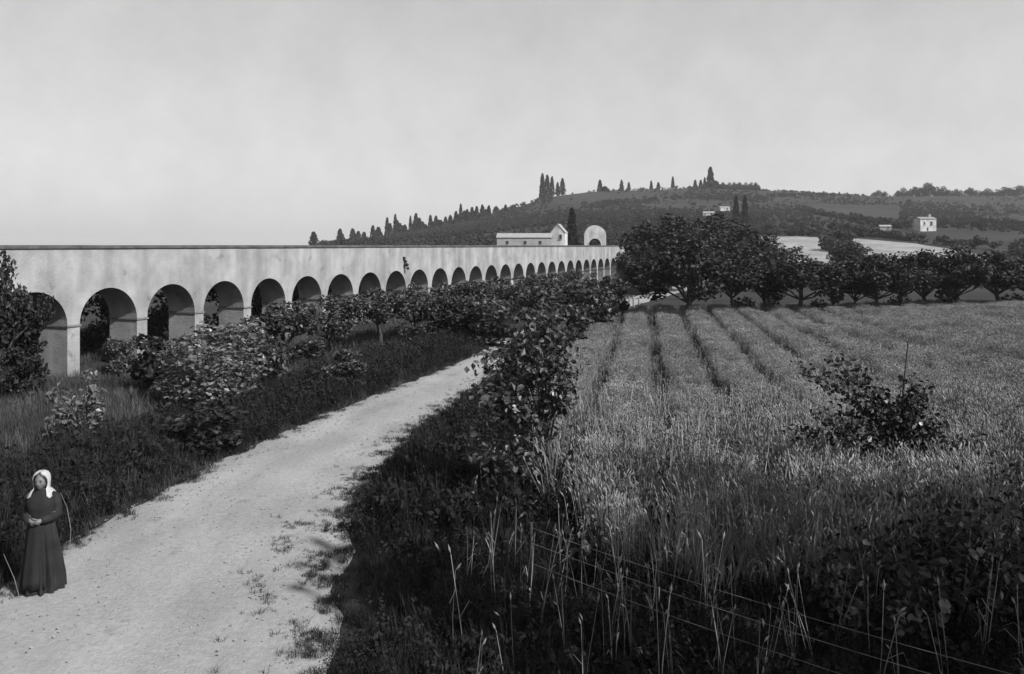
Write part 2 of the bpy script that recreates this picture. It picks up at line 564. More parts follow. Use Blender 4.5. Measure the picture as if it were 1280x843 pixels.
def cypress_proto(seed, nleaf=800, ragged=0.18):
    rg = np.random.default_rng(seed)
    t = rg.random(nleaf) ** 0.8
    r = 0.46 * np.minimum(1, (t + .03) / .15) ** .6 * np.clip(1.02 - t, 0, 1) ** .55
    a = rg.random(nleaf) * 2 * np.pi
    lob = 1 + ragged * np.sin(a * 3 + t * 19 + seed) + ragged * rg.normal(size=nleaf) * .6
    rr = r * lob * (0.55 + 0.45 * np.sqrt(rg.random(nleaf)))
    pts = np.stack([rr * np.cos(a), rr * np.sin(a), 0.06 + t * 0.93], axis=1)
    mb = MB().tube([(0, 0, -.05), (0, 0, .5), (0, 0, .93)], [0.07, 0.05, 0.01], 6)
    # leaf sprays long and upright in unit space (the tree is much taller than wide)
    v, f = leaf_arrays(pts, 0.22, rg, 0.2, 1.0)
    v = v.reshape(-1, 4, 3)
    c = v.mean(axis=1, keepdims=True)
    v = (c + (v - c) * np.array([1.0, 1.0, 0.4])).reshape(-1, 3)
    me = bpy.data.meshes.new('crown')
    me.from_pydata(v.tolist(), [], f.tolist())
    me.materials.append(M['cypress'])
    return (mesh('trunk', mb.v, mb.f, M['bark']), me)

TREES = [tree_proto(11, .32, 6, 3400, .05), tree_proto(12, .27, 7, 3700, .045, low=2), tree_proto(13, .36, 5, 3000, .052, lean=.08), tree_proto(14, .27, 7, 3700, .045, low=2)]
DARKTREES = [tree_proto(21, .20, 7, 4600, .045, m='leaf_dark', low=4), tree_proto(22, .18, 8, 5000, .045, m='leaf_dark', low=10), tree_proto(23, .24, 7, 4400, .045, m='leaf_dark', low=2)]
FIELDTREES = [tree_proto(61, .25, 6, 4200, .045, m='leaf_dark'), tree_proto(62, .28, 7, 4200, .045, m='leaf_dark', low=1), tree_proto(63, .23, 6, 4400, .045, lean=.05, m='leaf_dark', low=2)]
SHADETREES = [tree_proto(91, .34, 7, 2300, .04), tree_proto(92, .36, 7, 2100, .04), tree_proto(93, .34, 6, 1700, .04)]
SHRUBS = [shrub_proto(31), shrub_proto(32, 1700, .08), shrub_proto(33, 1500, .085, 'leaf_dark')]
BIGLEAF = [shrub_proto(41, 4200, .042, 'leaf_glint', 9), shrub_proto(42, 650, .085, 'leaf_glint', 6)]
CYP = [cypress_proto(51, 1100), cypress_proto(52, 1000, .3), cypress_proto(53, 900, .1)]

def plant(name, proto, p, h, w, label, cat, group=None, rz=None, parts=('trunk', 'crown')):
    t = empty(name, p, random.uniform(0, 6.28) if rz is None else rz, (w, w, h))
    obj(parts[0], proto[0], None, t)
    obj(parts[1], proto[1], None, t)
    return tag(t, label, cat, group)

ONES = ['first', 'second', 'third', 'fourth', 'fifth', 'sixth', 'seventh', 'eighth', 'ninth', 'tenth', 'eleventh', 'twelfth', 'thirteenth',
        'fourteenth', 'fifteenth', 'sixteenth', 'seventeenth', 'eighteenth', 'nineteenth']
ORD = ONES + [w for ten, stem in (('twentieth', 'twenty'), ('thirtieth', 'thirty'), ('fortieth', 'forty'), ('fiftieth', 'fifty')) for w in [ten] + [stem + '-' + o for o in ONES[:9]]]

def px_tree(kind, protos, px, py, top, wpx, label, cat='tree', group=None, z=0.0, name=None, i=0):
    p = flat(px, py, z)
    h = (py - top) / FPX * p.y * 1.04
    w = wpx / FPX * p.y * 1.15
    parts = ('trunk', 'crown') if kind != 'shrub' else ('stem', 'foliage')
    return plant(name or kind, protos[i % len(protos)], p, h, w, label, cat, group, parts=parts)

# trees along the road between it and the aqueduct
grp = 'small trees between the road and the aqueduct'
row = [(355, 467, 374, 92), (413, 448, 364, 88), (476, 434, 357, 84), (520, 428, 352, 74), (556, 424, 352, 80), (592, 424, 348, 95), (614, 414, 344, 100), (656, 405, 341, 92), (692, 397, 340, 76), (718, 388, 334, 62)]
for i, (px, py, tp, w) in enumerate(row):
    px_tree('roadside_tree', TREES, px, py, tp, w, 'bushy small roadside tree in front of the arches, %s from the left of that row' % ORD[i], 'tree', grp, i=i)
for i, (px, py, tp, w) in enumerate([(384, 458, 425, 50), (538, 430, 392, 56), (574, 430, 382, 66), (612, 432, 378, 70)]):
    px_tree('shrub', SHRUBS, px, py, tp, w, 'low leafy bush under the roadside trees, %s from the left of those bushes' % ORD[i], 'shrub', 'bushes under the roadside trees', i=i)
px_tree('leafy_tree', DARKTREES, -6, 500, 308, 104, 'tall dark tree against the aqueduct at the left edge of the picture', i=1)
px_tree('shrub', SHRUBS, 34, 498, 420, 62, 'low dark shrub at the foot of the tall left-edge tree', 'shrub', i=2)
px_tree('shrub', SHRUBS, 152, 470, 424, 40, 'small dark shrub growing inside the second arch from the left', 'shrub', i=0)
px_tree('shrub', BIGLEAF, 262, 512, 396, 170, 'large broad shrub with bright glinting leaves below the arches', 'shrub', i=0)
px_tree('shrub', SHRUBS, 205, 490, 410, 85, 'dark shrub tucked behind the left side of the large glinting shrub', 'shrub', i=2)
px_tree('shrub', SHRUBS, 318, 485, 405, 90, 'dark shrub behind the right side of the large glinting shrub', 'shrub', i=1)
px_tree('shrub', BIGLEAF, 106, 556, 455, 80, 'small loose shrub with few bright leaves in the left meadow', 'shrub', i=1)
px_tree('shrub', SHRUBS, 430, 490, 440, 70, 'low shrub on the verge below the second roadside tree', 'shrub', i=1)
px_tree('shrub', SHRUBS, 250, 570, 500, 110, 'dark low bush on the verge right of the loose bright-leaved shrub', 'shrub', i=2)

grp = 'bushes between the road and the wheat'
for i, (px, py, tp, w) in enumerate([(672, 450, 384, 80), (686, 441, 366, 92), (708, 428, 358, 86), (728, 416, 352, 72), (750, 405, 346, 62), (768, 395, 340, 50)]):
    px_tree('shrub', SHRUBS, px, py, tp, w, 'dark bush between the road and the wheat, %s from the nearest' % ORD[i], 'shrub', grp, i=i)

q = wall_pt(7.35, .02)
t = empty('wall_plant', (q.x, q.y, 3.55))
rgw = np.random.default_rng(9)
wp = clump_points([(0, 0, .1, .18), (.12, -.1, -.12, .16), (-.05, -.12, .3, .14), (.2, -.12, -.35, .12)], 420, rgw, .2)
obj('foliage', cloud_mesh('foliage', wp, .09, rgw, M['leaf']), None, t)
MB().tube([(-.2, .15, .1), (0, -.05, .1), (.12, -.15, -.25)], [.02, .014, .006], 5).build('stem', M['bark'], t)
tag(t, 'small dark plant rooted in the aqueduct wall above the arches', 'plant')

# row of trees along the far edge of the wheat
grp = 'trees along the far edge of the wheat field'
row = [(858, 402, 300, 118), (918, 396, 322, 86), (958, 392, 326, 74), (1001, 396, 322, 96), (1040, 394, 330, 66), (1066, 392, 334, 56), (1096, 395, 322, 82), (1128, 394, 320, 76), (1160, 392, 316, 84), (1196, 393, 312, 84), (1250, 392, 318, 96), (1296, 390, 320, 80)]
for i, (px, py, tp, w) in enumerate(row):
    tp -= 7
    px_tree('field_tree', DARKTREES if i == 0 else FIELDTREES, px, py, tp, w * 1.12, 'dark tree on the far edge of the wheat, %s from the left of the row' % ORD[i], 'tree', grp, i=i)
# the taller clump behind it
grp = 'tall clump of trees at the end of the aqueduct'
row = [(806, 368, 306, 60), (836, 364, 268, 100), (868, 358, 276, 90), (893, 356, 266, 96), (928, 354, 284, 84), (955, 350, 300, 60), (810, 352, 292, 60)]
lab = ['shorter dark tree beside the end of the aqueduct', 'tall dark tree just right of the end of the aqueduct', 'tall dark tree in the middle of the clump beyond the field', 'tallest dark tree in the clump beyond the field',
       'dark tree on the right of the tall clump beyond the field', 'small dark tree at the right end of the tall clump, beside the pale field', 'dark tree rising directly behind the end of the aqueduct']
for i, (px, py, tp, w) in enumerate(row):
    px_tree('tall_tree', DARKTREES, px, py, tp - 4, w * 1.15, lab[i], 'tree', grp, i=i + 1)
px_tree('field_tree', DARKTREES, 1066, 352, 300, 58, 'lone dark tree standing between the two pale hillside fields', 'tree', i=2)

# trees on the hill ridge and slope: (pixel x, top row, width px, depth)
def ridge_tree(kind, protos, px, tp, wpx, Y, label, group, i):
    x = (px - 640) / FPX * Y
    z = height(x, Y) - 0.3
    top = EYE + (HOR - tp) / FPX * Y
    if kind in ('ridge_tree', 'grove_tree'):      # roots below the brow of the ridge
        z -= 0.4 * (top - z) + 1.0
    plant(kind, protos[i % len(protos)], (x, Y, z), max(top - z, 3.0), wpx / FPX * Y * 1.1, label, 'tree', group)
grp = 'row of cypresses climbing the left flank of the hill'
row = [(425, 286, 7), (441, 286, 8), (448, 289, 6), (455, 290, 6), (466, 282, 6), (473, 284, 7), (484, 272, 5), (494, 268, 5), (500, 279, 6), (506, 281, 6), (513, 270, 4), (520, 267, 6), (528, 277, 6), (538, 269, 5), (545, 270, 5), (551, 275, 5), (557, 271, 5), (563, 269, 5), (570, 264, 5), (576, 255, 4.5), (584, 262, 6), (590, 259, 5), (596, 258, 5), (603, 256, 5)]
rc = random.Random(3)
row += [(px + 3.5 + rc.uniform(-1, 1), tp + rc.uniform(3, 9), rc.uniform(4, 7)) for (px, tp, w) in row] + [(611, 257, 5), (620, 258, 6), (632, 256, 5)]
row.sort()
for i, (px, tp, w) in enumerate(row):
    ridge_tree('cypress_tree', CYP, px, tp, w * 1.35, 560 + 26 * ((i * 7) % 5 - 2) * .5, '%s cypress from the left in the row climbing the hill' % ORD[i], grp, i)
ridge_tree('cypress_tree', CYP, 392, 290, 11, 430, 'lone small dark tree left of the cypress row, above the aqueduct', None, 1)
grp = 'cypresses standing on the hill ridge'
row = [(678, 217, 5.5), (684, 219, 5.5), (690, 221, 5), (697, 228, 4), (703, 223, 5), (750, 225, 5), (756, 233, 7), (777, 225, 3.5), (786, 228, 3.5), (814, 226, 3), (823, 228, 3.5), (841, 221, 3.5), (869, 225, 3.5), (876, 225, 3.5), (881, 222, 3.5), (888, 209, 7), (894, 226, 9)]
for i, (px, tp, w) in enumerate(row):
    ridge_tree('cypress_tree', CYP, px, tp, w * 1.45, 592, '%s cypress from the left among those on the ridge skyline' % ORD[i], grp, i)
for k, (px, b) in enumerate(((920, 282), (931, 283))):
    p = ground(px, b)
    ridge_tree('cypress_tree', CYP, px, 245, 9, p.y, '%s of the two big dark cypresses side by side on the slope' % ('left' if k == 0 else 'right'), 'pair of cypresses on the slope', 0)
ridge_tree('cypress_tree', CYP, 715, 260, 15, 172, 'broad black cypress between the white chapel and the white arched building', None, 0)
grp = 'rounded trees on the right end of the ridge'
row = [(1098, 237, 18), (1128, 233, 20), (1143, 232, 16), (1161, 226, 30), (1178, 231, 20), (1196, 235, 16), (1213, 233, 18), (1235, 234, 24), (1256, 232, 24), (1276, 230, 26)]
for i, (px, tp, w) in enumerate(row):
    ridge_tree('ridge_tree', DARKTREES, px, tp, w, 590, '%s rounded tree from the left on the right-hand ridge' % ORD[i], grp, i)
# flat-topped grove on the ridge
for i, px in enumerate((904, 911, 918, 925, 932, 939, 945)):
    ridge_tree('grove_tree', DARKTREES, px, 226.5, 13, 585 + 4 * (i % 3), '%s tree from the left in the flat-topped grove on the ridge' % ORD[i], 'flat-topped grove on the ridge', i)

# trees behind the photographer's right shoulder, out of frame: they shade the foreground
for i, (x, y, h, w) in enumerate(((10.0, 2.2, 12.0, 7.6), (13.5, 3.6, 12, 8.4), (18.2, 6.4, 11.5, 7.0))):
    plant('shade_tree', SHADETREES[i], (x, y, 0), h, w, 'tall leafy tree standing outside the picture on the right, %s of three' % ORD[i], 'tree', 'trees shading the foreground')

# hedge seen through the left arches, behind the aqueduct
hp = []
rg = np.random.default_rng(77)
cl = []
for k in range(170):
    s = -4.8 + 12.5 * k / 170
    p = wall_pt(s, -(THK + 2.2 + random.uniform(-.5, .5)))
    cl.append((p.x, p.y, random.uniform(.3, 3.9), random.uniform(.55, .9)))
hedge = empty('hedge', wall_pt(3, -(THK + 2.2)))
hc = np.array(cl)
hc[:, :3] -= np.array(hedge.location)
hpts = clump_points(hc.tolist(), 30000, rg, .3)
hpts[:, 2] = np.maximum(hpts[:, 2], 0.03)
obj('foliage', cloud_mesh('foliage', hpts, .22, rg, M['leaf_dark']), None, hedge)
tag(hedge, 'dark dense hedge seen in shade through the left arches', 'hedge')

# ------------------------------------------------------------------ buildings beyond the aqueduct
def gable_house(name, c, w, d, eave, ridge, rz, wallm, roofm, label, wins=(), door=None, ridge_along='y', over=0.15, base=1.0):
    t = empty(name, c, rz)
    mb = MB()
    x, y = w / 2, d / 2
    if ridge_along == 'y':
        v = [(-x, -y, -base), (x, -y, -base), (x, -y, eave), (0, -y, ridge), (-x, -y, eave), (-x, y, -base), (x, y, -base), (x, y, eave), (0, y, ridge), (-x, y, eave)]
        f = [(0, 1, 2, 3, 4), (9, 8, 7, 6, 5), (1, 6, 7, 2), (5, 0, 4, 9)]
    else:
        v = [(-x, -y, -base), (x, -y, -base), (x, -y, eave), (x, 0, ridge), (x, y, eave), (x, y, -base), (-x, y, -base), (-x, y, eave), (-x, 0, ridge), (-x, -y, eave)]
        f = [(0, 1, 2, 9), (1, 5, 4, 3, 2), (5, 6, 7, 4), (6, 0, 9, 8, 7)]
    mb.add(v, f)
    wl_ = mb.build('wall', wallm, t)
    rb = MB()
    th = 0.12
    k = (ridge - eave)
    for s in (-1, 1):
        if ridge_along == 'y':
            sl_ = k / x
            e = x + over
            a = [(0, -y - over, ridge + .02), (0, y + over, ridge + .02), (s * e, y + over, eave - sl_ * over + .02), (s * e, -y - over, eave - sl_ * over + .02)]
        else:
            sl_ = k / y
            e = y + over
            a = [(-x - over, 0, ridge + .02), (x + over, 0, ridge + .02), (x + over, s * e, eave - sl_ * over + .02), (-x - over, s * e, eave - sl_ * over + .02)]
        b = [(p[0], p[1], p[2] + th) for p in a]
        rb.add(a + b, [(0, 1, 2, 3), (7, 6, 5, 4), (0, 4, 5, 1), (1, 5, 6, 2), (2, 6, 7, 3), (3, 7, 4, 0)])
    ro_ = rb.build('roof', roofm, t)
    if name == 'farmhouse':
        MB().box(w * .2, w * .2 + .7, -.35, .35, eave, ridge + .9).build('chimney', M['grey_wall'], ro_)
    for (wx, wz, ww, wh) in wins:
        wo_ = MB().box(wx - ww / 2, wx + ww / 2, -y - 0.03, -y + 0.1, wz, wz + wh).build('window', M['dark_hole'], t)
        b_ = .12 * ww
        fm = MB()
        for (a0, a1, c0, c1) in ((-ww / 2 - b_, -ww / 2, 0, wh), (ww / 2, ww / 2 + b_, 0, wh), (-ww / 2 - b_, ww / 2 + b_, wh, wh + b_)):
            fm.box(wx + a0, wx + a1, -y - 0.07, -y + .05, wz + c0, wz + c1)
        fm.build('frame', M['grey_wall'], wo_)
        MB().box(wx - ww / 2 - b_ * 1.6, wx + ww / 2 + b_ * 1.6, -y - 0.16, -y + .05, wz - .12, wz - .003).build('sill', M['grey_wall'], wo_)
    if door:
        wx, ww, wh = door
        MB().box(wx - ww / 2, wx + ww / 2, -y - 0.03, -y + 0.1, 0, wh).build('door', M['dark_hole'], t)
    return tag(t, label, 'building')

def bz(px, Y):
    x = (px - 640) / FPX * Y
    return Vector((x, Y, height(x, Y)))
c = bz(699, 165)
gable_house('chapel', c, 3.0, 4.2, EYE + (HOR - 291) / FPX * 165 - c.z, EYE + (HOR - 281) / FPX * 165 - c.z, R(-12), M['white_wall'], M['roof_pale'],
            'small white gabled chapel peeping over the aqueduct', wins=((0.6, 3.2, .5, .9),), over=0.1)
c = bz(656, 158)
gable_house('long_building', c, 11.0, 4.5, EYE + (HOR - 297.5) / FPX * 158 - c.z, EYE + (HOR - 292.5) / FPX * 158 - c.z, R(-4), M['grey_wall'], M['roof_pale'],
            'long low building with pale roof beyond the aqueduct', wins=((-3.4, 2.6, .5, .7), (0.2, 2.6, .5, .7), (3.2, 2.6, .5, .7)), ridge_along='x')
# white building with curved top and a dark archway
c = bz(744, 168)
t = empty('arched_building', c, R(-8))
zt = EYE + (HOR - 282) / FPX * 168 - c.z
W2, rO = 2.3, 1.25
zs = zt - 2.2
v, f = [], []
NA = 16
zo = EYE + (HOR - 298.5) / FPX * 168 - c.z - rO
def outer(k):
    a = math.pi * k / NA
    return (-W2 * math.cos(a) if True else 0, zs + (zt - zs) * math.sin(a))
def inner(k):
    a = math.pi * k / NA
    return (-rO * math.cos(a), zo + rO * math.sin(a))
fr = [(-W2, -1.0)] + [outer(k) for k in range(NA + 1)] + [(W2, -1.0)]
inn = [(-rO, -1.0)] + [inner(k) for k in range(NA + 1)] + [(rO, -1.0)]
n = len(fr)
for y in (-1.6, 1.6):
    v += [(p[0], y, p[1]) for p in fr]
for (yy) in (-1.6, -0.4):
    v += [(p[0], yy, p[1]) for p in inn]
for k in range(n - 1):
    f.append((k, 2 * n + k, 2 * n + k + 1, k + 1))         # front around the archway
    f.append((k, k + 1, n + k + 1, n + k))                 # outer shell
    f.append((2 * n + k, 3 * n + k, 3 * n + k + 1, 2 * n + k + 1))
f.append(tuple(n + k for k in reversed(range(n))))
obj('wall', mesh('wall', v, f, M['white_wall']), None, t)
obj('archway', mesh('archway', [(p[0], -0.41, p[1]) for p in inn], [tuple(range(n))], M['dark_hole']), None, t)
c2 = c + Vector((-.3, -3.0, 0))
plant('shrub', SHRUBS[2], (c2.x, c2.y, height(c2.x, c2.y)), EYE + (HOR - 297.5) / FPX * 165 - c2.z, 3.4, 'dark bush in front of the archway of the white round-topped building', 'shrub', parts=('stem', 'foliage'))
tag(t, 'white round-topped building with a dark archway beyond the aqueduct', 'building')

# white house on the hillside and pale ruins and farmhouses
p = ground(1156, 289)
s = p.y / FPX
gable_house('farmhouse', p, 21 * s, 14 * s, 14.5 * s, 17 * s, R(6), M['white_wall'], M['roof'], 'bright white farmhouse alone on the right hillside',
            wins=((4 * s, 7 * s, 2.4 * s, 4.5 * s), (-5 * s, 8 * s, 1.6 * s, 3 * s)), door=(-1 * s, 2 * s, 4 * s), ridge_along='x')
for (px, py, w, h, lab) in ((1106, 288, 13, 6, 'small low pale hut left of the white farmhouse'), (886, 271, 14, 6, 'pale farm building among trees left of the two dark cypresses'),
                            (877, 292, 12, 4.5, 'lower pale farm building half hidden among the tall trees'), (905, 264, 12, 5, 'pale farm building beside the two dark cypresses')):
    p = ground(px, py)
    s = p.y / FPX
    gable_house('farm_hut', p, w * s, w * .7 * s, h * .72 * s, h * s, R(random.uniform(-15, 15)), M['white_wall'] if px != 1106 else M['grey_wall'], M['roof_pale'], lab,
                wins=((w * .2 * s, h * .25 * s, 1.6 * s, 2 * s),), ridge_along='x')

# low pale wall and posts at the far end of the field
p = flat(797, 360.5)
t = empty('low_wall', p, R(4))
MB().box(-1.45, 1.6, -.2, .2, -.1, .62).build('wall', M['plaster_pier'], t)
MB().box(-1.5, 1.65, -.25, .25, .624, .72).build('coping', M['white_wall'], t)
tag(t, 'low pale wall just right of the far end of the aqueduct', 'wall')
p = flat(783, 384)
t = empty('post_fence', p, R(6))
for k in range(6):
    x = -0.95 + k * .38
    MB().tube([(x, 0, -.1), (x + random.uniform(-.05, .05), 0, .55), (x + random.uniform(-.06, .06), 0, random.uniform(.7, 1.0))], [.07, .06, .045], 6).build('post', M['post_pale'], t)
MB().tube([(-1.05, .07, .62), (0, .08, .66), (1.05, .07, .62)], [.03, .03, .03], 6).build('rail', M['post_pale'], t)
tag(t, 'short fence of pale posts where the field meets the far trees', 'fence')

# ------------------------------------------------------------------ scattered ground cover
SRC = []
def source(name, me):
    o = bpy.data.objects.new(name, me)
    return o

def scatter(name, pts, rots, scls, sources, label, cat):
    col = bpy.data.collections.new(name + '_source')
    for s_ in sources:
        col.objects.link(s_)
    N = len(pts)
    me = bpy.data.meshes.new(name)
    me.vertices.add(N)
    me.vertices.foreach_set('co', np.asarray(pts, dtype=np.float32).ravel())
    a = me.attributes.new('rot', 'FLOAT_VECTOR', 'POINT')
    a.data.foreach_set('vector', np.asarray(rots, dtype=np.float32).ravel())
    a = me.attributes.new('scl', 'FLOAT_VECTOR', 'POINT')
    a.data.foreach_set('vector', np.asarray(scls, dtype=np.float32).ravel())
    a = me.attributes.new('idx', 'INT', 'POINT')
    a.data.foreach_set('value', rng.integers(0, len(sources), N).astype(np.int32))
    me.update()
    me.materials.append(sources[0].data.materials[0])
    o = obj(name, me)
    ng = bpy.data.node_groups.new(name, 'GeometryNodeTree')
    ng.interface.new_socket('Geometry', in_out='INPUT', socket_type='NodeSocketGeometry')
    ng.interface.new_socket('Geometry', in_out='OUTPUT', socket_type='NodeSocketGeometry')
    gi = ng.nodes.new('NodeGroupInput')
    go = ng.nodes.new('NodeGroupOutput')
    ip = ng.nodes.new('GeometryNodeInstanceOnPoints')
    ci = ng.nodes.new('GeometryNodeCollectionInfo')
    ci.inputs['Collection'].default_value = col
    ci.inputs['Separate Children'].default_value = True
    ci.inputs['Reset Children'].default_value = True
    def named(nm, ty):
        n_ = ng.nodes.new('GeometryNodeInputNamedAttribute')
        n_.data_type = ty
        n_.inputs['Name'].default_value = nm
        return n_.outputs['Attribute']
    e2r = ng.nodes.new('FunctionNodeEulerToRotation')
    L = ng.links
    L.new(named('rot', 'FLOAT_VECTOR'), e2r.inputs[0])
    L.new(gi.outputs[0], ip.inputs['Points'])
    L.new(ci.outputs[0], ip.inputs['Instance'])
    ip.inputs['Pick Instance'].default_value = True
    L.new(named('idx', 'INT'), ip.inputs['Instance Index'])
    L.new(e2r.outputs[0], ip.inputs['Rotation'])
    L.new(named('scl', 'FLOAT_VECTOR'), ip.inputs['Scale'])
    L.new(ip.outputs[0], go.inputs[0])
    md = o.modifiers.new('scatter', 'NODES')
    md.node_group = ng
    return tag(o, label, cat, kind='stuff')

def ribbon(v, f, pts, widths, side):
    b = len(v)
    for p, w in zip(pts, widths):
        v.append(tuple(p - side * w / 2))
        v.append(tuple(p + side * w / 2))
    for i in range(len(pts) - 1):
        f.append((b + 2 * i, b + 2 * i + 1, b + 2 * i + 3, b + 2 * i + 2))

def wheat_tuft(seed, n=20, rad=.16, wk=1.0, lean=.09):
    rd = random.Random(seed)
    v, f = [], []
    for k in range(n):
        a, r = rd.uniform(0, 6.28), rad * math.sqrt(rd.random())
        b = Vector((r * math.cos(a), r * math.sin(a), 0))
        h = rd.uniform(.78, 1.1)
        la = rd.uniform(0, 6.28)
        ln = Vector((math.cos(la), math.sin(la), 0)) * abs(rd.gauss(0, lean))
        side = Vector((math.cos(la + 1.57 + rd.uniform(-1, 1)), math.sin(la + 1.57 + rd.uniform(-1, 1)), 0))
        pts = [b, b + ln * .35 + Vector((0, 0, h * .5)), b + ln + Vector((0, 0, h))]
        ribbon(v, f, pts, [.008 * wk, .007 * wk, .006 * wk], side)
        # ear: small spindle, nodding
        d = (Vector((0, 0, 1)) + ln.normalized() * rd.uniform(.1, 1.1)).normalized()
        e0, e1 = pts[2], pts[2] + d * rd.uniform(.08, .12)
        m_ = (e0 + e1) / 2
        o1 = d.orthogonal().normalized() * .013
        o2 = d.cross(o1).normalized() * .013
        q = len(v)
        v += [tuple(e0), tuple(m_ + o1), tuple(m_ + o2), tuple(m_ - o1), tuple(m_ - o2), tuple(e1)]
        for i in range(4):
            f.append((q, q + 1 + i, q + 1 + (i + 1) % 4))
            f.append((q + 5, q + 1 + (i + 1) % 4, q + 1 + i))
        if rd.random() < .7:
            z0 = rd.uniform(.25, .7) * h
            st = b + ln * (z0 / h) ** 1.5 + Vector((0, 0, z0))
            la = rd.uniform(0, 6.28)
            o = Vector((math.cos(la), math.sin(la), 0))
            L_ = rd.uniform(.12, .26)
            ribbon(v, f, [st, st + o * L_ * .5 + Vector((0, 0, L_ * .45)), st + o * L_ + Vector((0, 0, L_ * rd.uniform(-.3, .4)))], [.011 * wk, .010 * wk, .002], Vector((-o.y, o.x, 0)))
    return mesh('wheat_tuft', v, f, M['wheat'])

def grass_tuft(seed, n=26, rad=.2, h0=.25, h1=.6, w=.012, m='grass', bend=.5):
    rd = random.Random(seed)
    v, f = [], []
    for k in range(n):
        a, r = rd.uniform(0, 6.28), rad * math.sqrt(rd.random())
        b = Vector((r * math.cos(a), r * math.sin(a), 0))
        h = rd.uniform(h0, h1)
        la = rd.uniform(0, 6.28)
        o = Vector((math.cos(la), math.sin(la), 0))
        bd = h * rd.uniform(.1, bend)
        ribbon(v, f, [b, b + o * bd * .3 + Vector((0, 0, h * .55)), b + o * bd + Vector((0, 0, h))], [w, w * .85, w * .15], Vector((-o.y, o.x, 0)))
    return mesh('grass_tuft', v, f, M[m])

def weed_tuft(seed, n=34, m='weeds'):
    rd = random.Random(seed)
    rg = np.random.default_rng(seed)
    v, f = [], []
    for k in range(10):
        la = rd.uniform(0, 6.28)
        o = Vector((math.cos(la), math.sin(la), 0))
        h = rd.uniform(.3, .75)
        ribbon(v, f, [o * .05, o * .10 + Vector((0, 0, h * .6)), o * rd.uniform(.15, .3) + Vector((0, 0, h))], [.012, .010, .004], Vector((-o.y, o.x, 0)))
    pts = np.stack([rg.normal(0, .13, n), rg.normal(0, .13, n), rg.uniform(.05, .6, n)], axis=1)
    lv, lf = leaf_arrays(pts, .085, rg, .3, 1.3)
    b = len(v)
    v += lv.tolist()
    f += [tuple(int(i) + b for i in q) for q in lf]
    return mesh('weed_tuft', v, f, M[m])

# wheat in strips
ROWA = math.atan((806 - 640) / FPX)
dr = np.array([math.sin(ROWA), math.cos(ROWA)])
pr = np.array([dr[1], -dr[0]])
WL = [(9.5, 2.2), (11, 1.25), (14, .75), (20, .3), (24, .3), (28, .8), (32, 1.7), (38, 3.6), (46, 6.2), (56, 10)]
pts, scl, rots = [], [], []
for k in range(110000):
    y = 9.8 + (54 - 9.8) * random.random()
    x = random.uniform(0, 45)
    if x > .74 * y + 5: continue
    xl = float(np.interp(y, [q[0] for q in WL], [q[1] for q in WL])) + 0.5 * noise.noise(Vector((0, y * .4, 11)))
    if x < xl: continue
    dens = 1.0 if y < 22 else 0.75
    if random.random() > dens: continue
    if y < 16.5 and random.random() > .18 + .82 * max(0, min(1, (y - 10 - 1.2 * noise.noise(Vector((x * .5, y * .5, 1)))) / 6.0)) ** 1.2: continue
    u = x * pr[0] + y * pr[1] + .10 * noise.noise(Vector((x * .3, y * .12, 5)))
    ph = (u / 1.8) % 1.0
    gapw = 0.44 + .08 * noise.noise(Vector((x * .2, y * .1, 15)))
    right = max(0.0, min(1.0, (x / y - .40) / .2))        # the strips are hardly seen towards the right
    if ph < gapw * (1 - .85 * right) and random.random() < .97: continue
    hs = random.uniform(.82, 1.05) * (1 + .24 * noise.noise(Vector((x * .4, y * .25, 21))))
    hs *= float(np.interp(y, [13, 23], [1.0, .58])) + .25 * right
    pts.append((x, y, 0.0))
    scl.append((random.uniform(.9, 1.15), random.uniform(.9, 1.15), hs))
    rots.append((random.gauss(0, .06), random.gauss(0, .06), random.uniform(0, 6.28)))
scatter('wheat', pts, rots, scl, [source('wheat_tuft', wheat_tuft(s)) for s in (1, 2, 3, 4, 5)], 'tall ripe wheat standing in long strips', 'wheat')

# coarser, taller stalks standing out of the near wheat
pts, scl, rots = [], [], []
for k in range(2600):
    y = 10.0 + 12 * random.random() ** 1.3
    x = random.uniform(.6, .72 * y)
    if y > 16 and random.random() < (y - 16) / 5: continue
    if noise.noise(Vector((x * .5, y * .4, 31))) < -.12: continue
    pts.append((x, y, 0.0))
    s_ = random.uniform(.9, 1.3)
    scl.append((s_, s_, s_))
    rots.append((random.gauss(0, .12), random.gauss(0, .12), random.uniform(0, 6.28)))
scatter('tall_stalks', pts, rots, scl, [source('tall_stalk_tuft', wheat_tuft(s, 5, .16, 2.0, .22)) for s in (81, 82, 83, 84)], 'coarse pale bent stalks rising out of the near wheat', 'stalks')

# meadow grass between the road and the aqueduct
pts, scl, rots = [], [], []
for k in range(30000):
    y = 8 + 62 * random.random() ** 1.35
    x = random.uniform(-26, 8)
    if x > road_l(y) + .12 * random.random(): continue
    if x < -.72 * y - 3: continue
    # keep in front of the wall and a little behind
    off = -(Vector((x, y, 0)) - P0).dot(NB)
    if off < -4 or (-THK - .1 < off < .08): continue
    pts.append((x, y, 0))
    near = min(1.0, max(0.0, (road_l(y) - x) / 2.2))
    s = random.uniform(.6, 1.15) * (.75 + .45 * noise.noise(Vector((x * .35, y * .35, 2)))) * (.55 + .45 * near if near < .15 else 1)
    scl.append((s * 1.2, s * 1.2, s))
    rots.append((random.gauss(0, .08), random.gauss(0, .08), random.uniform(0, 6.28)))
scatter('meadow_grass', pts, rots, scl, [source('grass_tuft', grass_tuft(s)) for s in (11, 12, 13, 14)], 'rough grass between the road and the aqueduct', 'grass')

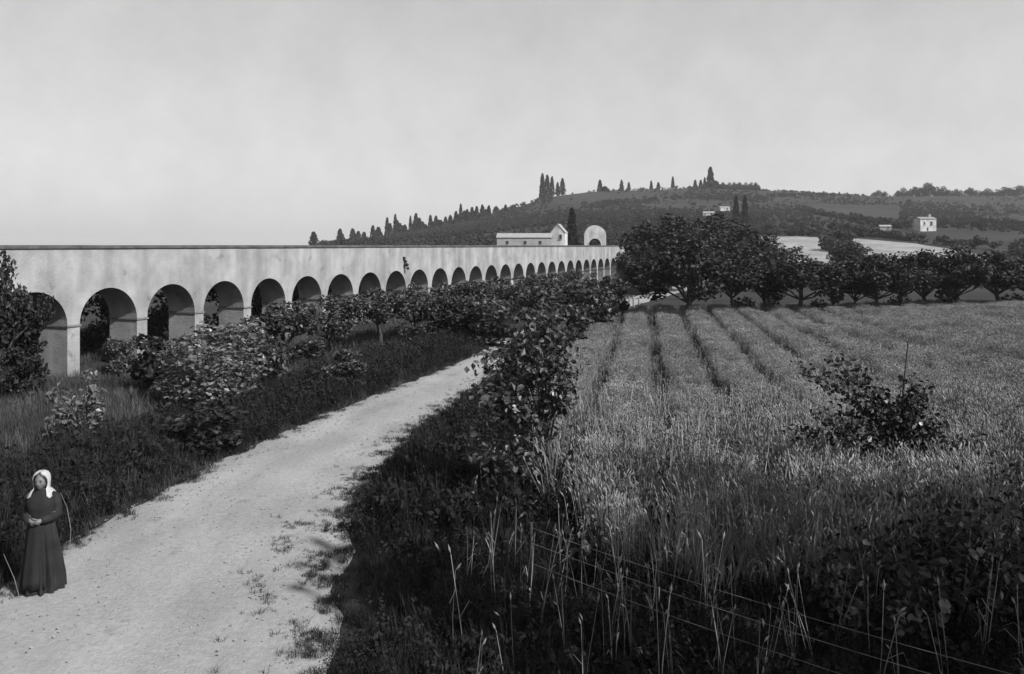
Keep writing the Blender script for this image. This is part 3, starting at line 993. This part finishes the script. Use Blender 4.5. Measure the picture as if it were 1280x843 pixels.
# dark weeds on the verges
pts, scl, rots = [], [], []
for k in range(34000):
    y = 6.5 + 30 * random.random() ** 1.4
    x = random.uniform(-13, 12)
    a, b = road_l(y), road_r(y)
    if x > .75 * y + 2 or x < -.75 * y - 1: continue
    if x < a:
        d = a - x
        if d < .05 or d > 4.0 + noise.noise(Vector((x, y, 0))) or random.random() < d / 4.5: continue
    elif x > b + 0.16 * noise.noise(Vector((0, y * 2, 1))):
        xl = float(np.interp(y, [q[0] for q in WL], [q[1] for q in WL]))
        if x > xl + .3 and random.random() < (y - 9.5) / 6.0: continue
    else:
        continue
    pts.append((x, y, 0))
    e = min(abs(x - a), abs(x - b))
    s = random.uniform(.65, 1.25) * (.45 + .55 * min(1, e / .9)) * (1.0 if x < a or y > 12 else .62)
    scl.append((s, s, s * random.uniform(.8, 1.2)))
    rots.append((random.gauss(0, .1), random.gauss(0, .1), random.uniform(0, 6.28)))
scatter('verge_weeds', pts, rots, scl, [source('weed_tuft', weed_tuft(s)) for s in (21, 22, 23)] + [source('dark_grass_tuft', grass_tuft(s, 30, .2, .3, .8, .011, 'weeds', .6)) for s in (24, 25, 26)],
        'dark rank weeds and grass along both road verges', 'weeds')

# thin grass creeping over the road edges and along the rut
pts, scl, rots = [], [], []
for k in range(9000):
    y = random.uniform(7, 30)
    if random.random() < .5:
        x = road_r(y) - abs(random.gauss(0, .35))
        ok = noise.noise(Vector((x * 1.5, y * 2.2, 41))) > .05
    elif random.random() < .55:
        x = road_r(y) - random.gauss(.85, .22)
        ok = y < 13.5 and noise.noise(Vector((x * 1.8, y * 1.5, 43))) > .2
    else:
        x = road_l(y) + abs(random.gauss(0, .2))
        ok = noise.noise(Vector((x * 1.5, y * 2.2, 47))) > 0
    if not ok: continue
    pts.append((x, y, 0.03))
    s_ = random.uniform(.10, .28)
    scl.append((s_ * 1.2, s_ * 1.2, s_ * .7))
    rots.append((0, 0, random.uniform(0, 6.28)))
scatter('road_edge_grass', pts, rots, scl, [source('edge_tuft', grass_tuft(s, 16, .2, .2, .5, .016, 'weeds', .9)) for s in (91, 92, 93)], 'thin low grass creeping over the edges of the road', 'grass')
# loose stones on the road
def stone(seed):
    rd_ = random.Random(seed)
    b_ = bmesh.new()
    bmesh.ops.create_icosphere(b_, subdivisions=1, radius=1)
    for q in b_.verts:
        q.co *= rd_.uniform(.7, 1.15)
        q.co.z *= .6
    m_ = bpy.data.meshes.new('stone')
    b_.to_mesh(m_)
    b_.free()
    m_.materials.append(M['post_pale'])
    return m_
pts, scl, rots = [], [], []
for k in range(2600):
    y = random.uniform(7, 26)
    a, b = road_l(y), road_r(y)
    t_ = random.choice((random.random(), random.random() ** 3, 1 - random.random() ** 3))
    pts.append((a + (b - a) * t_, y, .03 + .03 * min(1, min(t_, 1 - t_) * 6)))
    s_ = random.uniform(.006, .02) * (1.6 if random.random() < .06 else 1)
    scl.append((s_, s_, s_))
    rots.append((random.uniform(-.5, .5), random.uniform(-.5, .5), random.uniform(0, 6.28)))
scatter('road_stones', pts, rots, scl, [source('stone', stone(s)) for s in (1, 2, 3)], 'small loose stones scattered on the road', 'stones')

# pale dry stalks standing in the shaded verge
pts, scl, rots = [], [], []
for k in range(120):
    y = random.uniform(7.5, 12.5)
    x = random.uniform(-.6, 7.5)
    if x > .7 * y: continue
    pts.append((x, y, 0))
    s = random.uniform(.8, 1.25)
    scl.append((s, s, s))
    rots.append((random.gauss(0, .12), random.gauss(0, .12), random.uniform(0, 6.28)))
scatter('dry_stalks', pts, rots, scl, [source('stalk_tuft', wheat_tuft(s, 3, .1)) for s in (61, 62, 63)], 'stray pale dry stalks in the shaded foreground weeds', 'stalks')

# scrub on the hill
def scrub_clump(seed):
    rg = np.random.default_rng(seed)
    rd = random.Random(seed)
    cl = [(rd.uniform(-.35, .35), rd.uniform(-.35, .35), rd.uniform(.2, .7), rd.uniform(.2, .34)) for k in range(6)]
    p = clump_points(cl, 170, rg, .4)
    return cloud_mesh('scrub_clump', p, .2, rg, M['scrub'])
pts, scl, rots = [], [], []
def put_scrub(x, y, s):
    pts.append((x, y, height(x, y) - .1))
    scl.append((s, s, s * random.uniform(.7, 1.3)))
    rots.append((0, 0, random.uniform(0, 6.28)))
pale = [((945, 1052), (294, 340)), ((1060, 1262), (297, 334)), ((1015, 1125), (257, 275))]
HOUSES = [(at(1156, 289, ground(1156, 289).y), 14), (bz(744, 168), 9), (bz(699, 165), 6), (bz(656, 158), 9)] + [(ground(a, b), 9) for a, b in ((1106, 288), (886, 271), (877, 292), (905, 264))]
def houses_near(x, y):      # keep the buildings and the ground in front of them open
    return any(abs(x - q.x) < r_ and -r_ * 3.5 < y - q.y < r_ * .6 for q, r_ in HOUSES)
for k in range(42000):
    y = 118 + 490 * random.random() ** 0.9
    y = round(y / 9) * 9 + random.gauss(0, 1.3) + 2.5 * noise.noise(Vector((k * .37, 0, 0)))
    px = random.uniform(400, 1330)
    x = (px - 640) / FPX * y
    py = HOR - (height(x, y) - EYE) / FPX ** 0 * FPX / y
    if any(a[0] < px < a[1] and b[0] < py < b[1] for a, b in pale): continue
    dens = 1.2 if px < 960 else .5
    if px < 620 and y > 535: continue
    if px < 860 and y > 520: dens = .25
    dens *= max(.04, .42 + 1.5 * noise.noise(Vector((x * .016, y * .012, 6))))
    if random.random() > dens: continue
    if houses_near(x, y): continue
    put_scrub(x, y, random.uniform(1.0, 2.3) * (1.0 if px < 960 else .8))
# hedgerows across the right slope
for line in ([(950, 292), (1040, 300), (1070, 305)], [(1040, 296), (1100, 297), (1280, 318)], [(1000, 262), (1100, 283), (1280, 300)], [(960, 247), (1045, 246)], [(1090, 290), (1280, 296)], [(1120, 255), (1280, 268)], [(950, 285), (1110, 292)], [(1040, 312), (1060, 326)]):
    for (p0, p1) in zip(line[:-1], line[1:]):
        a, b = ground(*p0), ground(*p1)
        L_ = (b - a).length
        for k in range(int(L_ / 1.6)):
            p = a.lerp(b, random.random())
            q_ = (p.x + random.gauss(0, 1), p.y + random.gauss(0, 2))
            if not houses_near(*q_): put_scrub(q_[0], q_[1], random.uniform(1.6, 3.2))
# under the row of cypresses
for k in range(260):
    px = random.uniform(420, 690)
    Y = random.uniform(520, 600)
    put_scrub((px - 640) / FPX * Y, Y, random.uniform(1.5, 3.5))
scatter('hillside_scrub', pts, rots, scl, [source('scrub_clump', scrub_clump(s)) for s in (71, 72, 73, 74)], 'dark scrub, olives and hedgerows covering the hillside', 'scrub')

# ------------------------------------------------------------------ foreground plants
def leaf_mesh(s=1.0):
    """single broad leaf with midrib fold, petiole end at the origin"""
    o = [(0, 0), (.14, .26), (.40, .40), (.72, .28), (1.0, 0)]
    v = [(x, 0, -.10 * x * x) for x, _ in o] + [(x, y, .10 * y - .12 * x * x) for x, y in o[1:4]] + [(x, -y, .10 * y - .12 * x * x) for x, y in o[1:4]]
    f = [(0, 1, 5), (1, 2, 6, 5), (2, 3, 7, 6), (3, 4, 7), (0, 8, 1), (1, 8, 9, 2), (2, 9, 10, 3), (3, 10, 4)]
    return mesh('leaf', v, f, M['leaf_glint'])
LEAF = leaf_mesh()

def fore_shrub(name, p, stems, nfill, nleaf, leaf, label, seed, cat='shrub', spread=.16, fill_m='leaf', sun_bias=0.0):
    """stems: polylines in local metres; foliage hangs along their upper parts"""
    rd = random.Random(seed)
    rg = np.random.default_rng(seed)
    t = empty(name, p)
    along = []
    for (pl, r0, leafy) in stems:
        q = [Vector(a) for a in pl]
        MB().tube(q, [r0 * (1 - .75 * i / (len(q) - 1)) for i in range(len(q))], 6).build('stem', M['bark'], t)
        for k in range(len(q) - 1):
            for j in range(12):
                s = (k + j / 12) / (len(q) - 1)
                if s >= leafy:
                    along.append(q[k].lerp(q[k + 1], j / 12))
    cen = np.array([along[rd.randrange(len(along))] for k in range(nfill)]) + rg.normal(0, spread, (nfill, 3))
    cen[:, 2] = np.maximum(cen[:, 2], .05)
    obj('foliage', cloud_mesh('foliage', cen, leaf * .95, rg, M[fill_m]), None, t)
    for k in range(nleaf):
        a = along[rd.randrange(len(along))]
        d = Vector((rd.gauss(.35 * sun_bias, 1), rd.gauss(-.5, 1), rd.gauss(0, .6))).normalized()
        o = obj('leaf', LEAF, None, t, a + d * abs(rd.gauss(spread * .6, spread * .45)))
        o.location.z = max(o.location.z, .08)
        o.rotation_euler = (rd.gauss(0, .6), rd.gauss(.55, .6), math.atan2(d.y, d.x) + rd.gauss(0, .7))
        s = leaf * rd.uniform(.8, 1.5)
        o.scale = (s, s, s)
    return tag(t, label, cat)

rd = random.Random(5)
# young leafy tree at the roadside, centre: trunk at px 690, crown up and to the left
p = flat(684, 652)
st = [([(0, 0, -.05), (.05, 0, .8), (-.02, .05, 1.6), (-.12, .1, 2.4), (-.1, .1, 3.4)], .045, .42)]
for (ex, ey, ez, sx) in ((-1.1, .1, 2.7, -.1), (-.95, -.2, 2.2, -.1), (-.65, .3, 3.15, -.1), (-.35, -.2, 3.5, -.1), (.15, .1, 3.55, -.05), (.0, .1, 3.6, -.05), (.42, -.1, 3.0, 0), (-.85, .2, 2.95, 0), (.38, -.1, 2.6, 0), (.25, .2, 2.1, 0), (-.9, .1, 1.75, 0), (-.5, -.2, 1.9, 0), (-1.15, 0, 2.25, -.1)):
    st.append(([(sx, .05, 1.35 + rd.uniform(-.3, .3)), (ex * .55, ey * .6, 1.6 + (ez - 1.5) * .55), (ex, ey, ez)], .02, .35))
for (bx, ex, ez) in ((-1.05, -1.15, 1.7), (-.8, -.95, 1.5), (-.45, -.6, 1.5), (.3, .45, 1.1), (.6, .75, .9), (-.2, -.3, 1.2)):
    st.append(([(bx, .1, -.05), ((bx + ex) / 2 + rd.uniform(-.06, .06), .1, ez * .5), (ex, 0, ez)], .013, .6))
fore_shrub('leafy_shrub', p, st, 2100, 280, .125, 'tall young leafy shrub at the right edge of the road, centre foreground', 101, spread=.15)

# trained vine sprawling over the wheat, and its stake
p = flat(1132, 640)
st = []
for (ex, ey, ez) in ((-1.75, .3, 2.55), (-1.3, .0, 2.75), (-.85, .2, 2.5), (-1.6, -.2, 1.75), (-1.1, -.3, 1.55), (-.5, .1, 2.2), (.35, .1, 2.1), (.55, -.1, 1.6), (.2, -.2, 1.2), (-2.1, .1, 1.45), (0, 0, 1.9), (.9, -.5, 1.3), (1.25, -.9, 1.0), (.75, -.9, .9), (-.9, .1, 1.9), (-.45, 0, 1.5), (.1, 0, 2.3)):
    st.append(([(0, 0, .9 + rd.uniform(-.2, .2)), (ex * .5, ey * .5, .9 + (ez - .9) * .62), (ex, ey, ez)], .018, .22))
st.append(([(0.05, .02, -.05), (.08, .02, .5), (0, 0, 1.0), (-.05, 0, 1.8)], .045, .5))
for (bx, ex, ez) in ((.3, .55, .8), (-.2, -.45, .8), (.5, .8, .5)):
    st.append(([(bx * .2, -.1, -.03), ((bx + ex) / 2, -.15, ez * .6), (ex, -.2, ez)], .012, .35))
fore_shrub('vine', p, st, 3400, 130, .105, 'dark sprawling vine with outstretched branches in the wheat at right', 102, cat='vine', spread=.11, fill_m='leaf_dark')
t = empty('stake', p + Vector((-.02, .12, 0)), 0)
MB().tube([(-.1, 0, -.2), (-.03, .0, 1.2), (.06, .02, 2.2), (.14, .02, 2.98)], [.022, .02, .017, .013], 7).build('pole', M['wood'], t)
MB().tube([(.14, .02, 2.93), (.06, .02, 3.0)], [.008, .005], 5).build('twig', M['wood'], t)
tag(t, 'thin leaning wooden stake rising above the vine', 'stake')

# big-leaved plants in the lower right corner
k = 0
for (px, py, h, lab) in ((1235, 800, 1.55, 'big-leaved dark plant at the right edge of the picture, low down'), (1120, 770, 1.15, 'big-leaved dark plant below the vine, left of the corner plant'),
                         (1290, 700, 1.6, 'big-leaved dark plant cut by the right edge of the picture, above the corner plant'), (1180, 690, 1.2, 'dark leafy plant right below the vine among the wheat'),
                         (1062, 690, 1.0, 'low dark leafy plant left of the foot of the vine'), (1222, 655, 1.35, 'dark leafy plant between the vine and the right edge of the picture'), (1170, 740, 1.3, 'dark big-leaved plant in the middle of the lower right thicket'),
                         (1262, 745, 1.5, 'dark big-leaved plant at the right edge, just above the lowest one'), (1085, 830, 1.0, 'lowest dark leafy plant at the bottom edge right of the wires'), (1150, 815, 1.15, 'dark leafy plant at the bottom edge left of the corner plant')):
    p = flat(px, py)
    st = []
    for q in range(9):
        a = rd.uniform(0, 6.28)
        r_ = rd.uniform(.25, .75)
        st.append(([(.06 * math.cos(a), .06 * math.sin(a), -.03), (r_ * .4 * math.cos(a), r_ * .4 * math.sin(a), h * .55), (r_ * math.cos(a), r_ * math.sin(a), h * rd.uniform(.7, 1.05))], .014, .2))
    fore_shrub('broadleaf_plant', p, st, 620, 40, .11, lab, 110 + k, cat='plant', spread=.13, fill_m='leaf_dark')
    k += 1
# a ragged bright-leaved weed at the foot of the central shrub
p = flat(735, 720)
st = [([(0, 0, -.03), (q[0] * .5, q[1] * .5, q[2] * .6), q], .01, .3) for q in ((-.3, .1, .7), (.2, .1, .85), (.4, -.1, .6), (-.1, -.2, .6), (.05, .1, 1.0))]
fore_shrub('broadleaf_plant', p, st, 130, 24, .11, 'ragged low plant with pale leaves in front of the central shrub', 130, cat='plant', spread=.1)

# wire fence across the shaded foreground
A = Vector((0.25, 10.1, 0))
B = Vector((4.35, 6.6, 0))
t = empty('wire_fence', A)
for q in (A, B):
    d = q - A
    MB().tube([d + Vector((0, 0, -.2)), d + Vector((.01, 0, .6)), d + Vector((.0, .01, 1.05))], [.022, .02, .018], 8).build('post', M['wood'], t)
for z in (1.0, .8, .54):
    pl = []
    for k in range(17):
        s = k / 16
        pl.append((B - A) * s + Vector((0, -.035, z - .10 * 4 * s * (1 - s) * .6)))
    MB().tube(pl, [.0022] * 17, 5).build('wire', M['wire'], t)
tag(t, 'three-strand wire fence running through the dark foreground weeds', 'fence')

# ------------------------------------------------------------------ the woman on the road
def ellipse_rings(rings, seg=40, fold=None):
    v, f = [], []
    for (z, ax, ay, cx, cy, fo) in rings:
        for k in range(seg):
            a = 2 * math.pi * k / seg
            w = 1 + fo * ((1 - 2 * abs(math.sin(5.5 * a + .6 + .3 * math.sin(z * 4)))) * .6 + math.sin(16 * a + 2 + z * 2) * .35)
            v.append((cx + ax * w * math.cos(a), cy + ay * w * math.sin(a), z))
    n = len(rings)
    for i in range(n - 1):
        for k in range(seg):
            f.append((i * seg + k, i * seg + (k + 1) % seg, (i + 1) * seg + (k + 1) % seg, (i + 1) * seg + k))
    return v, f, seg

p = flat(52, 741)
p.z = 0.03
wm = empty('person', p, R(7))
# body: one skinned figure (torso, legs, arms), head and hands merged into the same mesh
sv = [(0, 0, .86, .13), (0, .01, 1.04, .115), (0, 0, 1.2, .125), (0, .01, 1.31, .07), (0, -.005, 1.38, .048),
      (.15, .01, 1.275, .048), (.195, .03, 1.04, .040), (.07, -.165, .99, .03), (-.15, .01, 1.275, .048), (-.195, .03, 1.04, .040), (-.07, -.165, 1.0, .03),
      (.09, 0, .8, .085), (.095, -.01, .45, .06), (.095, .02, .09, .04), (-.09, 0, .8, .085), (-.095, -.01, .45, .06), (-.095, .02, .09, .04)]
se = [(0, 1), (1, 2), (2, 3), (3, 4), (2, 5), (5, 6), (6, 7), (2, 8), (8, 9), (9, 10), (0, 11), (11, 12), (12, 13), (0, 14), (14, 15), (15, 16)]
me = bpy.data.meshes.new('body_skeleton')
me.from_pydata([q[:3] for q in sv], se, [])
bo = bpy.data.objects.new('body_skeleton', me)
C.objects.link(bo)
sk = bo.modifiers.new('skin', 'SKIN')
ly = me.skin_vertices[0].data
for i, q in enumerate(sv):
    ly[i].radius = (q[3], q[3])
ly[0].use_root = True
sb = bo.modifiers.new('sub', 'SUBSURF')
sb.levels = sb.render_levels = 1
dg = bpy.context.evaluated_depsgraph_get()
ev = bo.evaluated_get(dg)
bme = bpy.data.meshes.new_from_object(ev)
bm = bmesh.new()
bm.from_mesh(bme)
bpy.data.objects.remove(bo)
# head with face
hv = bmesh.ops.create_uvsphere(bm, u_segments=24, v_segments=18, radius=1.0)['verts']
for q in hv:
    x, y, z = q.co
    fx, fy, fz = x * .074, y * .092, z * .112
    if z < -.2: fx *= 1 - .28 * (-z - .2); 
    if y < 0:
        front = max(0, -y)
        fy -= .018 * math.exp(-((x / .16) ** 2)) * math.exp(-(((z + .12) / .16) ** 2)) * front          # nose
        for sx in (-.36, .36):
            fy += .010 * math.exp(-(((x - sx) / .16) ** 2)) * math.exp(-(((z - .08) / .10) ** 2)) * front  # eye sockets
        fy += .005 * math.exp(-((x / .3) ** 2)) * math.exp(-(((z + .42) / .05) ** 2))                    # mouth
        fy -= .006 * math.exp(-((x / .3) ** 2)) * math.exp(-(((z + .72) / .15) ** 2))                    # chin
    q.co = (fx, fy - .012, fz + 1.468)
# hands: palm and five bent fingers each, folded at the waist
tb = MB()
for s in (1, -1):
    w0 = Vector((.07 * s, -.165, .99 + (.01 if s < 0 else 0)))
    fw = Vector((-.85 * s, -.35, -.25)).normalized()
    up = Vector((0, -.35, .95))
    up = (up - fw * up.dot(fw)).normalized()
    tb.tube([w0 - fw * .02, w0 + fw * .03, w0 + fw * .08], [.026, .034, .030], 8)
    for j, ln in enumerate((.062, .072, .068, .052)):
        r0 = w0 + fw * .075 + up * (.027 - .018 * j)
        tb.tube([r0, r0 + fw * ln * .5 + Vector((0, .006, -.002)), r0 + fw * ln * .85 + Vector((0, .024, -.008)), r0 + fw * ln * .9 + Vector((0, .038, -.012))], [.0092, .0088, .008, .006], 6)
    r0 = w0 + fw * .03 + up * .026
    tb.tube([r0, r0 + fw * .025 + up * .025, r0 + fw * .055 + up * .03], [.011, .0095, .007], 6)
bv = [bm.verts.new(q) for q in tb.v]
for q in tb.f:
    bm.faces.new([bv[i] for i in q])
bm.to_mesh(bme)
bm.free()
bme.name = 'body'
bme.materials.clear()
body = obj('body', bme, M['skin'], wm, smooth=True)
# face details and the hair that shows under the kerchief
for s in (1, -1):
    v, f, sg = ellipse_rings([(-.007, .004, .003, 0, 0, 0), (-.004, .012, .005, 0, 0, 0), (.002, .013, .006, 0, 0, 0), (.006, .005, .003, 0, 0, 0)], 10)
    o = obj('eye', mesh('eye', v, f + [tuple(range(9, -1, -1)), tuple(range(30, 40))], M['shoe']), None, body, (.027 * s, -.0945, 1.478))
    v = [(-.018, 0, 0), (0, -.004, .004), (.018, 0, -.001), (.018, .004, .006), (0, 0, .011), (-.018, .004, .006)]
    obj('eyebrow', mesh('eyebrow', v, [(0, 1, 4, 5), (1, 2, 3, 4)], M['shoe']), None, body, (.028 * s, -.100, 1.494))
v = [(-.022, .006, 0), (0, -.002, -.006), (.022, .006, 0), (.012, -.001, .005), (-.012, -.001, .005)]
obj('mouth', mesh('mouth', v, [(0, 1, 2, 3, 4)], M['apron']), None, body, (0, -.106, 1.418))
v, f = [], []
for i, (z, r_, half) in enumerate([(1.588, .062, 176), (1.565, .080, 158), (1.54, .089, 142), (1.505, .092, 128), (1.46, .090, 122)]):
    for j in range(25):
        a = math.pi / 2 + R(half) * (2 * j / 24 - 1)
        v.append((r_ * math.cos(a), r_ * 1.1 * math.sin(a), z))
for i in range(4):
    for j in range(24):
        f.append((i * 25 + j, i * 25 + j + 1, (i + 1) * 25 + j + 1, (i + 1) * 25 + j))
obj('hair', mesh('hair', v, f, M['shoe']), None, body, smooth=True)
# dress: long gathered skirt
rings = []
for i in range(15):
    t_ = i / 14
    z = .025 + t_ * .955
    ax = .27 * (1 - t_) ** .8 + .142 * (1 - (1 - t_) ** .8)
    rings.append((z, ax, ax * .86, .02 * (1 - t_) * math.sin(z * 3), 0, .21 * (1 - t_) ** .5))
v, f, sg = ellipse_rings(rings, 120)
sk_me = mesh('skirt', v, f, M['dress'])
obj('skirt', sk_me, None, wm, smooth=True)
rings = [(.955, .148, .118, 0, 0, .01), (1.02, .150, .120, 0, 0, .02), (1.12, .168, .138, 0, -.005, .02), (1.20, .182, .140, 0, -.008, .015), (1.27, .176, .115, 0, 0, .01), (1.315, .14, .09, 0, .005, .005), (1.345, .085, .07, 0, .005, 0), (1.372, .058, .055, 0, .002, 0)]
v, f, sg = ellipse_rings(rings, 40)
mb = MB().add(v, f)
for s in (1, -1):
    mb.tube([(.12 * s, .01, 1.28), (.162 * s, .012, 1.262), (.185 * s, .02, 1.15), (.198 * s, .03, 1.03), (.15 * s, -.06, .995), (.10 * s, -.14, .992), (.068 * s, -.168, .992)], [.055, .06, .058, .060, .058, .050, .045], 10)
mb.build('bodice', M['dress'], wm, smooth=True)
# apron over the front of the skirt
v, f = [], []
na, nz_ = 12, 10
for i in range(nz_ + 1):
    t_ = i / nz_
    z = .97 - t_ * .86
    k_ = (z - .025) / .955
    ax = .27 * (1 - k_) ** .8 + .142 * (1 - (1 - k_) ** .8) + .022
    for j in range(na + 1):
        a = -math.pi / 2 + (j / na - .5) * 1.1
        w = 1 + .05 * (1 - k_) * math.sin(11 * a)
        v.append((ax * w * math.cos(a), ax * .9 * w * math.sin(a), z))
for i in range(nz_):
    for j in range(na):
        f.append((i * (na + 1) + j, (i + 1) * (na + 1) + j, (i + 1) * (na + 1) + j + 1, i * (na + 1) + j + 1))
o = obj('apron', mesh('apron', v, f, M['apron']), None, wm, smooth=True)
md = o.modifiers.new('thick', 'SOLIDIFY'); md.thickness = .006
# white kerchief round the face, ends on the shoulders
v, f = [], []
prof = [(1.604, .012, 178), (1.598, .045, 176), (1.580, .075, 160), (1.550, .092, 132), (1.505, .098, 118), (1.455, .096, 112), (1.410, .092, 114), (1.375, .090, 124), (1.345, .108, 132), (1.318, .132, 134), (1.29, .152, 126)]
ns = 30
for (z, r_, half) in prof:
    for j in range(ns + 1):
        a = math.pi / 2 + R(half) * (2 * j / ns - 1)
        w = 1 + .05 * math.sin(9 * a + z * 20) * (1.6 - z) * 3
        zz = z - (.03 * abs(2 * j / ns - 1) ** 4 if z < 1.33 else 0)
        v.append((r_ * w * math.cos(a) * (1.0 if z > 1.36 else 1.08), r_ * 1.08 * w * math.sin(a) + .004, zz))
for i in range(len(prof) - 1):
    for j in range(ns):
        f.append((i * (ns + 1) + j, i * (ns + 1) + j + 1, (i + 1) * (ns + 1) + j + 1, (i + 1) * (ns + 1) + j))
o = obj('headscarf', mesh('headscarf', v, f, M['scarf']), None, wm, smooth=True)
md = o.modifiers.new('thick', 'SOLIDIFY'); md.thickness = .007
for s in (1, -1):
    mb = MB()
    mb.tube([(.095 * s, .02 - .03, .03), (.095 * s, -.06, .04), (.10 * s, -.15, .028)], [.045, .045, .03], 8)
    mb.build('shoe', M['shoe'], wm, smooth=True)
tag(wm, 'woman in long dark dress and white headscarf standing at the road edge', 'person')

# two pale bent stalks beside her
for (px, py, pts_, lab) in ((87, 690, [(0, 0, 0), (.02, 0, .35), (-.04, 0, .68), (-.14, 0, .9)], 'pale bent grass stalk at the road edge right of the woman'),
                            (16, 752, [(.1, 0, 0), (.02, 0, .3), (-.12, 0, .62)], 'pale bent grass stalk at the road edge left of the woman')):
    q = flat(px, py)
    mb = MB().tube([Vector(a) for a in pts_], [.0045, .004, .003, .002][:len(pts_)], 5)
    o = mb.build('grass_stalk', M['stubble'])
    o.location = q
    tag(o, lab, 'stalk')

# ------------------------------------------------------------------ summer haze
hz = MB().box(-4300, 4300, -900, 7300, -1.5, 75)
hm = bpy.data.materials.new('haze')
hm.use_nodes = True
hn = hm.node_tree.nodes
hn.remove(hn['Principled BSDF'])
pv = hn.new('ShaderNodeVolumePrincipled')
pv.inputs['Color'].default_value = (.9, .9, .9, 1)
pv.inputs['Density'].default_value = 0.0002
pv.inputs['Anisotropy'].default_value = 0.2
hm.node_tree.links.new(pv.outputs[0], hn['Material Output'].inputs['Volume'])
tag(hz.build('haze', hm), 'thin pale summer haze over the valley', 'haze', kind='stuff')
